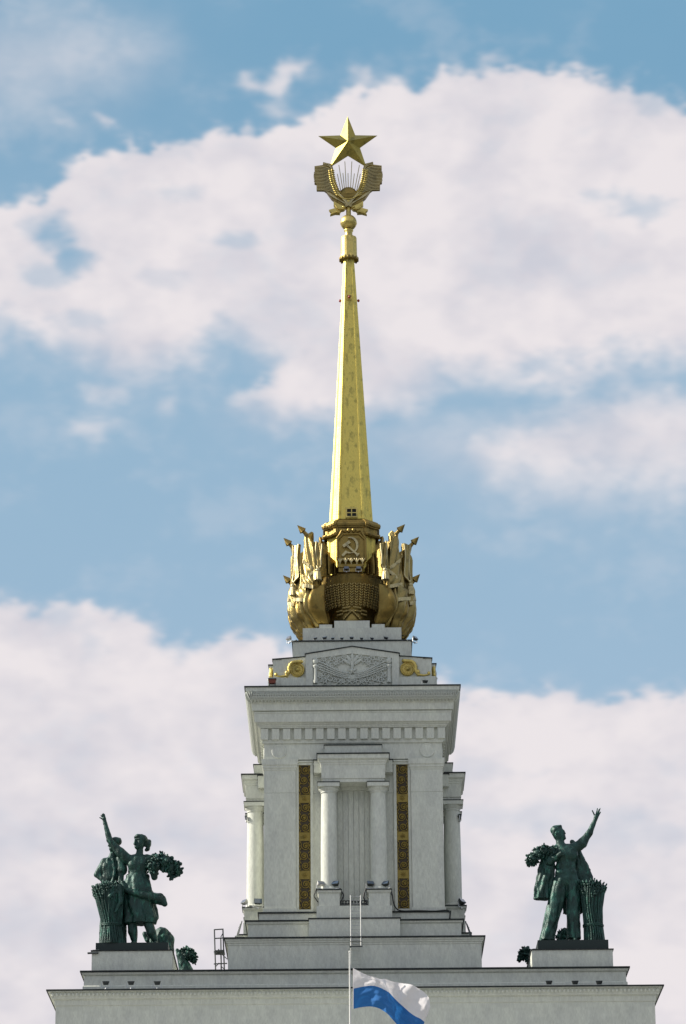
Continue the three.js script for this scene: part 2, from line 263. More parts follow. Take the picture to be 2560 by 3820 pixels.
// ------------------------------------------------------------------ pavilion: the long roofline under the tower
const ZL = 4.0, ZK = 5.6;
const yLedge = Y(3618, ZL), yRoof = yLedge - 0.7, ledgeHW = 1013 * S(3640, ZL), korHW = 1146 * S(3690, ZK), korTop = Y(3686, ZK);
const pavilion = thing('pavilion', 'long pale roofline with two stepped ledges running under the white tower', 'building', V3(0, 0, -14));
{
  const back = -34, mid = (ZL + back) / 2, hd = (ZL - back) / 2;
  const L = (o, row) => [[ledgeHW + o, hd + o], Y(row, ZL + o)];
  part('attic_wall', loft(SQ, [[[ledgeHW - 0.1, hd - 0.1], korTop - 0.05], [[ledgeHW + 0.04, hd + 0.04], korTop], L(0.04, 3672), L(-0.02, 3669), L(-0.04, 3633), L(0.03, 3630), L(0.07, 3628), L(0.12, 3620)], 0, mid), M.stone, pavilion);
  part('flashing', box(-ledgeHW - 0.2, ledgeHW + 0.2, yLedge - 0.03, yLedge + 0.05, back - 0.2, ZL + 0.2), M.flash, pavilion);
  const kd = (ZK - back) / 2, km = (ZK + back) / 2, K = (o, row) => [[korHW + o, kd + o], Y(row, ZK + o)];
  part('cornice', loft(SQ, [K(-0.42, 3930), K(-0.42, 3745), K(-0.36, 3742), K(-0.34, 3722), K(-0.2, 3717), K(-0.16, 3708), K(-0.12, 3692), K(0, 3691), K(0, 3687)], 0, km), M.stone, pavilion);
  part('flashing', box(-korHW - 0.1, korHW + 0.1, korTop - 0.02, korTop + 0.05, back - 0.1, ZK + 0.1), M.flash, pavilion);
  part('wall', box(-korHW + 1.5, korHW - 1.5, 0, Y(3930, ZK - 0.42) - 0.01, back + 1.5, ZK - 1.5), M.stoneB, pavilion);
  part('portico', [box(-9, 9, 24, 30, ZK - 1.5, 12), ...[-8, -4, 0, 4, 8].map((x) => new THREE.CylinderGeometry(0.75, 0.85, 24, 20).translate(x, 12, 11))], M.stoneB, pavilion);
  const egg = flat(ball(0, 0, 0, 0.075, 0.115, 0.06, 8, 6)), yE = Y(3701, ZK - 0.05), n = 150;
  for (let i = 0; i < n; i++) shared('egg_moulding', egg, M.stone, pavilion, -korHW + 0.15 + (i + 0.5) * (2 * korHW - 0.3) / n, yE, ZK - 0.10);
  // seam of the sheet joint on the ledge, left
  const sx = P(640, 3650, ZL).x; part('joint_cover', box(sx - 0.03, sx + 0.03, Y(3669, ZL) + 0.02, yLedge - 0.06, ZL - 0.05, ZL + 0.0), M.stoneB, pavilion);
}

// ------------------------------------------------------------------ tower
const tower = thing('tower', 'square pale stone tower with columned porticoes carrying the gilded spire', 'tower', V3(0, yRoof, TC));
const turned = (m, q) => { const c = m.clone(); c.rotation.y = q * Math.PI / 2; m.parent.add(c); return c; };
{
  // pedestal and steps
  part('pedestal', loft(SQ, [[sq(473, 3600)[0], yRoof], sq(473, 3524), sq(475, 3523), sq(476, 3516), sq(479, 3514), sq(480, 3508), sq(483, 3506), sq(484, 3497)], 0, TC), M.stone, tower);
  const flashRing = (px, row, t = 0.075) => { const [h, y] = sq(px, row); return box(-h - 0.05, h + 0.05, y - t, y + 0.015, TC - h - 0.05, TC + h + 0.05); };
  part('flashing', flashRing(485, 3494), M.flash, tower);
  part('base_step', loft(SQ, [[sq(398, 3480)[0], sq(484, 3497)[1] - 0.05], sq(398, 3447), sq(400, 3445), sq(404, 3443), sq(405, 3434)], 0, TC), M.stone, tower);
  part('flashing', flashRing(406, 3431), M.flash, tower);
  part('base_step', loft(SQ, [[sq(356, 3420)[0], sq(405, 3434)[1] - 0.05], sq(356, 3403)], 0, TC), M.stoneB, tower);
  part('flashing', flashRing(358, 3401), M.flash, tower);

  // corner piers with a joint, inner walls, capitals
  const HWt = -TC, yCapB = Y(2872, 0), yFoot = sq(356, 3403)[1] - 0.02, pw = 119 * S(3100, 0), yJ = Y(2956, 0);
  const pier = (h, x, z) => loft(SQ, [[h, yFoot], [h, yJ - 0.02], [h - 0.025, yJ - 0.01], [h - 0.025, yJ + 0.01], [h, yJ + 0.02], [h, yCapB + 0.02]], x, z);
  const yCapT = Y(2831, 0);
  for (const [sx, sz] of [[-1, 1], [1, 1], [1, -1], [-1, -1]]) {
    const x = sx * (HWt - pw / 2), z = TC + sz * (HWt - pw / 2), h = pw / 2;
    const p = part('pilaster', pier(h, x, z), M.stone, tower);
    part('pilaster_base', box(x - h - 0.06, x + h + 0.06, yFoot, yFoot + 0.34, z - h - 0.06, z + h + 0.06), M.stoneB, p);
    part('pilaster_capital', loft(SQ, [[h + 0.0, yCapB], [h + 0.03, yCapB + 0.03], [h + 0.03, yCapB + 0.12], [h + 0.08, yCapB + 0.16], [h + 0.08, yCapB + 0.28], [h + 0.13, yCapB + 0.33], [h + 0.15, yCapT - 0.02], [h + 0.15, yCapT]], x, z), M.stone, p);
  }
  const inW = HWt - 0.22;
  part('wall', loft(SQ, [[inW, yFoot], [inW, yJ - 0.02], [inW - 0.02, yJ - 0.01], [inW - 0.02, yJ + 0.01], [inW, yJ + 0.02], [inW, Y(2805, 0)]], 0, TC), M.stoneB, tower);

  // frieze with discs, ledge, dentils, cornice
  part('frieze', loft(SQ, [[sq(330, 2834)[0], yCapT - 0.02], [sq(331.5, 2834)[0], yCapT], sq(331.5, 2772), sq(337, 2771), sq(338, 2758), sq(334, 2757), sq(334, 2714)], 0, TC), M.stone, tower);
  const corn = part('cornice', loft(SQ, [sq(335, 2714.5), sq(348, 2714), sq(349, 2709), sq(352, 2708), sq(353, 2702), sq(357, 2700), sq(360, 2694), sq(366, 2692), sq(367, 2690), sq(368, 2659), sq(370, 2658), sq(370, 2653), sq(366, 2652), sq(366, 2649), sq(375, 2648), sq(377, 2624), sq(378, 2623), sq(380, 2620), sq(385, 2606), sq(391, 2588), sq(397, 2577), sq(399, 2575), sq(400, 2561)], 0, TC), M.stone, tower);
  part('flashing', flashRing(401, 2557, 0.06), M.flash, tower);
  const [dh, dy1] = sq(346, 2716), dy0 = sq(346, 2756)[1], pitch = 41.3 * S(2735, 1), dw = 28 * S(2735, 1), dd = dh - sq(334, 2735)[0];
  const dg = flat(box(-dw / 2, dw / 2, dy0, dy1, -dd, 0)), cg = flat(box(-dd, dd * 0, dy0, dy1, -dd, 0));
  for (let q = 0; q < 3; q++) {
    const a = [0, Math.PI / 2, -Math.PI / 2][q], c = Math.cos(a), s = Math.sin(a);
    for (let i = 0; i < 17; i++) { const x = (i - 8) * pitch * 1.003; if (q && (i === 0 || i === 16)) continue; const xx = clamp(x, -dh + dw / 2, dh - dw / 2); shared('dentil', dg, M.stone, corn, c * xx + s * dh, 0, TC + c * dh - s * xx, a); }
  }
  // palmettes on the cyma
  const pal = [];
  for (let k = -2; k <= 2; k++) { const a = k * 0.24; pal.push(ball(0, 0.36, 0.02, 0.042, 0.33, 0.13, 6, 6).rotateZ(-a)); }
  pal.push(ball(0, 0.03, 0, 0.06, 0.07, 0.08, 6, 5));
  const palG = join(pal).rotateX(0.36), [ph, py] = sq(383, 2617), nP = 60;
  for (let q = 0; q < 3; q++) { const a = [0, Math.PI / 2, -Math.PI / 2][q], c = Math.cos(a), s = Math.sin(a); for (let i = 0; i < nP; i++) { const x = (i - (nP - 1) / 2) * 2 * ph / nP; shared('palmette', palG, M.relief, corn, c * x + s * (ph + 0.01), py, TC + c * (ph + 0.01) - s * x, a); } }
  // plain discs on the frieze corners
  const dr = 28 * S(2800, 0), fz = TC + sq(331.5, 2800)[0];
  const disc = new THREE.LatheGeometry([[0, 0.05], [dr * 0.55, 0.05], [dr * 0.6, 0.03], [dr * 0.78, 0.03], [dr * 0.86, 0.06], [dr * 0.98, 0.045], [dr, 0]].map(([r, y]) => new THREE.Vector2(r, y)).reverse(), 40).rotateX(Math.PI / 2);
  for (const sx of [-1, 1]) { const g = disc.clone().translate(sx * 276 * S(2800, 0), Y(2801, 0), fz - 0.004); const d = part('disc', g, M.stone, tower); for (const q of [1, 3]) turned(d, q); }

  // decorated strips beside the portico: gilded scrolls on dark ground
  for (const sx of [-1, 1]) {
    const xa = 161 * S(3100, 0) * sx, xb = 205 * S(3100, 0) * sx, x0 = Math.min(xa, xb), x1 = Math.max(xa, xb), w = x1 - x0, zf = TC + inW, y1 = Y(2851, 0), y0 = Y(3390, 0);
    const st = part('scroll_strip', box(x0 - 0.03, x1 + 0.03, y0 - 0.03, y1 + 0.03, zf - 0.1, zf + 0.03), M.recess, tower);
    part('strip_frame', [box(x0 - 0.16, x0, y0, y1, zf - 0.05, zf + 0.12), box(x1, x1 + 0.16, y0, y1, zf - 0.05, zf + 0.12), box(x0 - 0.16, x1 + 0.16, y0 - 0.14, y0, zf - 0.05, zf + 0.12)], M.stone, tower);
    part('strip_lintel', loft(SQ, [[[w / 2 + 0.30, 0.10], y1], [[w / 2 + 0.30, 0.12], y1 + 0.14], [[w / 2 + 0.42, 0.2], y1 + 0.17], [[w / 2 + 0.42, 0.2], y1 + 0.24]], (x0 + x1) / 2, zf + 0.04), M.stone, tower);
    const cuts = [2851, 2962, 2990, 3102, 3132, 3245, 3275, 3390].map((r) => Y(r, 0));
    for (let k = 0; k < 7; k++) {
      const t = cuts[k], b = cuts[k + 1], h = t - b, cx = (x0 + x1) / 2;
      if (k % 2) {
        const ro = [box(x0, x1, b, t, zf + 0.02, zf + 0.06)]; const cy = (t + b) / 2;
        for (let a = 0; a < 8; a++) ro.push(ball(0, h * 0.2, 0, 0.035, h * 0.17, 0.025, 6, 5).rotateZ(a * Math.PI / 4).translate(cx, cy, zf + 0.065));
        ro.push(ball(cx, cy, zf + 0.07, 0.055), ...[[x0, b], [x1 - 0.03, b]].map(([x, y]) => box(x, x + 0.03, y, t, zf + 0.05, zf + 0.085)));
        part('rosette_plate', ro, M.goldPanel, st); continue;
      }
      const g = [box(x0, x0 + 0.025, b, t, zf + 0.02, zf + 0.075), box(x1 - 0.025, x1, b, t, zf + 0.02, zf + 0.075), box(x0, x1, b, b + 0.02, zf + 0.02, zf + 0.07), box(x0, x1, t - 0.02, t, zf + 0.02, zf + 0.07)];
      for (let i = 0; i < 3; i++) {
        const cy = t - h * (i + 0.5) / 3, r = h / 6 * 0.9, m = i === 2 ? -1 : 1, ox = cx + (i % 2 ? -0.05 : 0.05) * (sx > 0 ? 1 : 1);
        const sp = []; for (let a = 0; a <= 26; a++) { const th = a / 26 * Math.PI * 3.4, rr = r * (1 - 0.78 * a / 26); sp.push(V3(ox + m * rr * Math.cos(th + 2.6), cy + rr * Math.sin(th + 2.6), zf + 0.05 + 0.03 * a / 26)); }
        g.push(tube(sp, 0.030, 36, 5), ball(ox, cy, zf + 0.08, 0.06, 0.06, 0.04, 8, 6));
        for (let a = 0; a < 6; a++) { const th = a * 1.05 + i; g.push(ball(0, 0, 0, 0.03, 0.075, 0.02, 6, 4).rotateZ(th).translate(ox + Math.cos(th) * r * 0.42, cy + Math.sin(th) * r * 0.42, zf + 0.06)); }
        for (const [ux, uy, ra] of [[-0.27, 0.8, 0.6], [0.27, -0.75, 0.5], [0.27, 0.8, -0.7], [-0.27, -0.8, -0.5], [0.3, 0.1, 0.1], [-0.3, -0.1, 0.2]]) g.push(ball(0, 0, 0, 0.035, 0.11, 0.022, 6, 4).rotateZ(ra).translate(cx + ux, cy + uy * r, zf + 0.055));
      }
      part('scroll_panel', g, M.goldPanel, st);
    }
  }

  // portico: steps, two columns on pedestals, entablature, niche; the same on the left and right sides
  const zE = 1.22, zCol = 0.66, s1 = S(3100, zCol), ps = [];
  const pp = (name, g, m) => { const o = part(name, g, m, tower); ps.push(o); return o; };
  const yB0 = sq(484, 3497)[1] - 0.02, yB1 = Y(3427, 1.6);
  const wB = 170 * S(3450, 1.6);
  pp('portico_step', box(-wB, wB, yB0, yB1, -0.5, 1.62), M.stone);
  pp('flashing', box(-wB - 0.05, wB + 0.05, yB1 - 0.02, yB1 + 0.055, -0.5, 1.67), M.flash);
  const wC = 141 * S(3400, 1.3), yC1 = Y(3379, 1.3);
  pp('portico_step', box(-wC, wC, yB1, yC1, -0.5, 1.32), M.stoneB);
  const yP1 = Y(3321, 1.3), yAb0 = Y(2931, zCol + 0.6), yAb1 = Y(2918, zCol + 0.6);
  for (const sx of [-1, 1]) {
    const x = sx * 92.5 * s1, ph2 = 39 * S(3350, 1.2), pz = zCol;
    const pd = pp('column_pedestal', loft(SQ, [[ph2, yC1], [ph2, yP1 - 0.2], [ph2 + 0.03, yP1 - 0.16], [ph2 + 0.09, yP1 - 0.1], [ph2 + 0.1, yP1]], x, pz), M.stone);
    part('flashing', box(x - ph2 - 0.14, x + ph2 + 0.14, yP1, yP1 + 0.065, pz - ph2 - 0.14, pz + ph2 + 0.14), M.flash, pd);
    const r0 = 31 * s1, r1 = 28.2 * s1, yb = yP1 + 0.065, yt = yAb0 - 0.02, h = yt - yb, shaft = [];
    shaft.push([r0 + 0.09, yb], [r0 + 0.11, yb + 0.08], [r0 + 0.08, yb + 0.15], [r0 + 0.03, yb + 0.17], [r0, yb + 0.22]);
    for (let k = 1; k <= 10; k++) { const t = k / 10; shaft.push([lerp(r0, r1, t) + 0.014 * Math.sin(Math.PI * t), yb + 0.22 + (h - 0.55) * t]); }
    const col = pp('column', lathe(shaft, x, zCol, 48), M.stone);
    const yn = yb + 0.22 + h - 0.55;
    part('capital', [lathe([[r1, yn], [r1 + 0.04, yn + 0.01], [r1 + 0.04, yn + 0.05], [r1 + 0.01, yn + 0.07], [r1 + 0.03, yn + 0.12], [r1 + 0.12, yn + 0.21], [r1 + 0.155, yn + 0.27], [r1 + 0.14, yt]], x, zCol, 48), box(x - 41 * s1, x + 41 * s1, yt, yAb1, zCol - 41 * s1, zCol + 41 * s1)], M.stone, col);
    part('flashing', box(x - 42.5 * s1, x + 42.5 * s1, yAb1, yAb1 + 0.05, zCol - 42.5 * s1, zCol + 42.5 * s1), M.flash, col);
  }
  // entablature of the portico
  const e1 = 119.5 * S(2900, zE), e2 = 134 * S(2815, zE + 0.2), eY = (r, z = zE) => Y(r, z), em = (zE - 0.6) / 2, ed = (zE + 0.6) / 2;
  const EL = (o, y) => [[e1 + o, ed + o], y];
  pp('entablature', loft(SQ, [EL(-0.05, yAb1 + 0.05), EL(-0.05, eY(2904) - 0.015), EL(-0.07, eY(2904)), EL(-0.01, eY(2903)), EL(0, eY(2854)), EL(0.03, eY(2852)), EL(0.05, eY(2845)), EL(0.09, eY(2843)), EL(0.1, eY(2836)), EL(0.16, eY(2834)), EL(0.22, eY(2831)), EL(0.23, eY(2813))], 0, em), M.stone);
  pp('flashing', box(-e1 - 0.28, e1 + 0.28, eY(2813, zE + 0.2), eY(2813, zE + 0.2) + 0.075, -0.6, zE + 0.28), M.flash);
  const w3 = 147 * S(2830, 0.6), y3 = Y(2832, 0.7); pp('entablature_wing', box(-w3, w3, y3 - 0.75, y3, -0.5, 0.45), M.stoneB);
  pp('flashing', box(-w3 - 0.05, w3 + 0.05, y3, y3 + 0.06, -0.5, 0.5), M.flash);
  const w4 = 107 * S(2790, 0.7), y4 = Y(2780, 0.75); pp('blocking_course', box(-w4, w4, eY(2813, zE + 0.2), y4, -0.5, 0.72), M.stoneB);
  pp('flashing', box(-w4 - 0.04, w4 + 0.04, y4, y4 + 0.06, -0.5, 0.77), M.flash);
  // niche between the columns: panelled boards in a frame
  const nx = 60 * S(3100, -0.1), zn = TC + inW;
  pp('niche_frame', [box(-nx - 0.12, -nx, yC1, yAb1 - 0.15, zn - 0.02, zn + 0.18), box(nx, nx + 0.12, yC1, yAb1 - 0.15, zn - 0.02, zn + 0.18), box(-nx - 0.12, nx + 0.12, yAb1 - 0.15, yAb1 + 0.05, zn - 0.02, zn + 0.18)], M.stone);
  const board = 6; for (let i = 0; i < board; i++) { const a = -nx + (2 * nx) * i / board, b = -nx + 2 * nx * (i + 1) / board; pp('niche_board', box(a + 0.012, b - 0.012, yC1, yAb1 - 0.152, zn + 0.003, zn + 0.055 + 0.014 * (i % 2)), i % 2 ? M.stoneB : M.stone); }
  for (const o of ps) for (const q of [1, 3]) turned(o, q);

  // attic above the cornice: corner block, sloped parapet, gable with relief, on each side
  const zG = -0.25, yK = sq(400, 2561)[1];
  const as = [], ap = (name, g, m) => { const o = part(name, g, m, tower); as.push(o); return o; };
  const aw = 296 * S(2480, zG), zA = TC + aw, gy = (r) => Y(r, zA), gw = 174 * S(2480, zG);
  const lowY = Y(2530, zA);
  ap('parapet', prism([[-aw + 0.006, yK - 0.05], [aw - 0.006, yK - 0.05], [aw - 0.006, gy(2459)], [gw - 0.2, gy(2449)], [-gw + 0.2, gy(2449)], [-aw + 0.006, gy(2459)]], zA - 0.5, zA), M.stone);
  ap('flashing', [prism([[gw - 0.2, gy(2449)], [aw + 0.06, gy(2459)], [aw + 0.06, gy(2455.5)], [gw - 0.2, gy(2445.5)]], zA - 0.52, zA + 0.05), prism([[-aw - 0.06, gy(2459)], [-gw + 0.2, gy(2449)], [-gw + 0.2, gy(2445.5)], [-aw - 0.06, gy(2455.5)]], zA - 0.52, zA + 0.05)], M.flash);
  ap('parapet_base', [box(-aw - 0.3, -gw, yK - 0.04, lowY, zA - 0.4, zA + 0.22), box(gw, aw + 0.3, yK - 0.04, lowY, zA - 0.4, zA + 0.22)], M.stone);
  const gz = zA + 0.30, Gy = (r) => Y(r, gz), gr = gw;
  ap('gable', [prism([[-gr, yK - 0.04], [gr, yK - 0.04], [gr, Gy(2440)], [0, Gy(2413)], [-gr, Gy(2440)]], zA - 1.2, gz - 0.1),
    prism([[-gr, yK - 0.04], [-gr + 0.42, yK - 0.04], [-gr + 0.42, Gy(2456)], [0, Gy(2438)], [gr - 0.42, Gy(2456)], [gr - 0.42, yK - 0.04], [gr, yK - 0.04], [gr, Gy(2440)], [0, Gy(2413)], [-gr, Gy(2440)]], gz - 0.11, gz)], M.stone);
  ap('flashing', [prism([[-gr - 0.06, Gy(2440)], [0, Gy(2413)], [gr + 0.06, Gy(2440)], [gr + 0.06, Gy(2436.5)], [0, Gy(2409.5)], [-gr - 0.06, Gy(2436.5)]], zA - 1.2, gz + 0.06)], M.flash);
  // relief in the gable: torches, wheat garlands, acanthus scrolls, a star-like boss
  const gs = S(2500, gz), RY = (r) => Y(r, gz), rel = [], zr = gz - 0.08, RX = (zx) => (zx - 772) / 1.782 * gs, RR = (zy) => RY(2300 + zy / 1.782);
  for (const sx of [-1, 1]) {
    const X = (zx) => sx * (zx - 772) / 1.782 * gs;
    rel.push(lathe([[0.13, RR(440)], [0.16, RR(425)], [0.12, RR(415)], [0.10, RR(345)], [0.15, RR(335)], [0.19, RR(325)], [0.12, RR(318)]], X(1016), zr + 0.02, 12), ball(X(1016), RR(295), zr + 0.04, 0.19, 0.21, 0.12), ball(X(1016), RR(278), zr + 0.04, 0.08, 0.16, 0.08));
    for (let row = 0; row < 4; row++) for (let i = 0; i < 20; i++) { const t = i / 19, x = lerp(990, 790, t), y = 300 + row * 17 + 75 * Math.sin(t * Math.PI * 0.5) ** 1.2 * (1 - 0.08 * row); rel.push(ball(0, 0, 0, 0.085, 0.05, 0.055, 6, 5).rotateZ(sx * (0.35 - 0.3 * t + (i % 2 ? 0.5 : -0.5))).translate(X(x), RR(y), zr + 0.06 + 0.05 * Math.sin(t * 3.1))); }
    for (const [x, y, r, m] of [[955, 365, 0.22, 1], [915, 412, 0.26, -1], [870, 425, 0.2, 1], [850, 290, 0.22, 1], [905, 280, 0.2, -1], [960, 285, 0.17, 1], [960, 425, 0.2, 1], [825, 405, 0.2, -1], [930, 320, 0.16, 1], [880, 312, 0.14, -1], [985, 395, 0.17, -1], [925, 380, 0.15, 1], [990, 330, 0.15, 1], [835, 430, 0.15, 1], [790, 425, 0.16, -1], [820, 268, 0.16, 1]]) {
      const sp = []; for (let a = 0; a <= 20; a++) { const th = a / 20 * 7.5, rr = r * (1 - 0.75 * a / 20); sp.push(V3(X(x) + sx * m * rr * Math.cos(th), RR(y) + rr * Math.sin(th), zr + 0.03 + 0.05 * a / 20)); }
      rel.push(tube(sp, 0.04, 30, 5)); for (let a = 0; a < 6; a++) rel.push(ball(0, r * 0.8, 0, 0.05, 0.13, 0.05, 6, 5).rotateZ(a * 1.05 + x).translate(X(x), RR(y), zr + 0.02));
    }
  }
  for (const [x, y, a] of [[772, 275, 0], [750, 282, 0.5], [794, 282, -0.5], [735, 300, 0.9], [809, 300, -0.9], [772, 318, 0]]) rel.push(ball(0, 0, 0, 0.11, 0.3, 0.07, 8, 6).rotateZ(a).translate(RX(x), RR(y), zr + 0.05));
  for (let a = 0; a < 5; a++) rel.push(new THREE.ConeGeometry(0.09, 0.36, 4).translate(0, 0.2, 0).rotateZ(a * 1.2566).translate(RX(772), RR(362), zr + 0.1));
  for (let a = 0; a < 9; a++) rel.push(ball(0, -0.22, 0, 0.06, 0.2, 0.06, 6, 5).rotateZ((a - 4) * 0.28).translate(RX(772), RR(385), zr + 0.04));
  ap('gable_relief', rel, M.relief);
  // gilded medallions with horn scrolls
  for (const sx of [-1, 1]) {
    const mx = sx * 205 * S(2496, zA), my = Y(2497, zA + 0.1), r = 27 * S(2496, zA), g = [];
    g.push(new THREE.LatheGeometry([[r, 0], [r, 0.12], [r * 0.9, 0.2], [r * 0.84, 0.12], [r * 0.66, 0.12], [r * 0.6, 0.18], [r * 0.52, 0.12], [r * 0.3, 0.12], [r * 0.24, 0.22], [0, 0.25]].map(([a, b]) => new THREE.Vector2(a, b)), 32).rotateX(Math.PI / 2).translate(mx, my, zA));
    for (let a = 0; a < 18; a++) g.push(ball(mx + r * 0.75 * Math.cos(a * 0.349), my + r * 0.75 * Math.sin(a * 0.349), zA + 0.14, 0.035, 0.035, 0.03, 6, 5));
    for (let a = 0; a < 10; a++) g.push(ball(0, r * 0.42, 0, 0.03, 0.065, 0.03, 6, 5).rotateZ(a * 0.628).translate(mx, my, zA + 0.13));
    const med = ap('medallion', g, M.goldPlain);
    const h = [], path = [[-0.2, 0.5], [0.32, 0.42], [0.5, 0.12], [0.5, -0.12], [0.62, -0.34], [0.85, -0.42], [1.12, -0.42], [1.3, -0.36]].map(([a, b]) => V3(mx + sx * a, my + b, zA + 0.16));
    const cv = new THREE.CatmullRomCurve3(path); for (let i = 0; i < 44; i++) { const t = i / 43, q = cv.getPoint(t); h.push(ball(q.x, q.y, q.z, lerp(0.13, 0.05, t) * (i % 4 ? 1.0 : 1.2), lerp(0.12, 0.05, t), lerp(0.12, 0.05, t), 8, 6)); }
    h.push(ball(path[7].x, path[7].y + 0.05, zA + 0.16, 0.10, 0.13, 0.09), ball(path[4].x + sx * 0.02, path[4].y + 0.12, zA + 0.18, 0.12, 0.16, 0.1)); for (let i = 0; i < 4; i++) h.push(ball(path[3].x + sx * 0.05 * i, path[3].y - 0.08 * i, zA + 0.16, 0.09, 0.15, 0.09));
    const horn = part('horn_scroll', h, M.goldPlain, med);
  }
  for (const o of as) for (const q of [1, 3]) turned(o, q);

  // stepped blocks under the gilded sheaf
  const yA = Y(2413, gz) - 0.3;
  part('attic_block', loft(SQ, [[sq(296, 2470)[0] - 0.6, yK - 0.05], [sq(296, 2470)[0] - 0.6, yA - 1.0], [sq(221, 2420)[0], yA - 1.0], sq(221, 2392)], 0, TC), M.stone, tower);
  part('flashing', flashRing(222, 2389, 0.06), M.flash, tower);
  part('attic_block', loft(SQ, [[sq(184, 2370)[0], sq(221, 2392)[1] - 0.02], sq(184, 2342)], 0, TC), M.stoneB, tower);
  const [hT, yT] = sq(184, 2342), cs = S(2330, TC + hT);
  part('attic_block', [...[0, 1, 2, 3].map((q) => box(-66 * cs, 66 * cs, yT - 0.01, Y(2316, TC + hT - 0.15), -0.6, hT - 0.12).rotateY(q * Math.PI / 2).translate(0, 0, TC)), ...[0, 1, 2, 3].flatMap((q) => [-1, 1].map((sx) => box(sx * 98 * cs - 24 * cs, sx * 98 * cs + 24 * cs, yT - 0.012, Y(2329, TC + hT - 0.05), 0.3, hT - 0.06).rotateY(q * Math.PI / 2).translate(0, 0, TC)))], M.stone, tower);
}
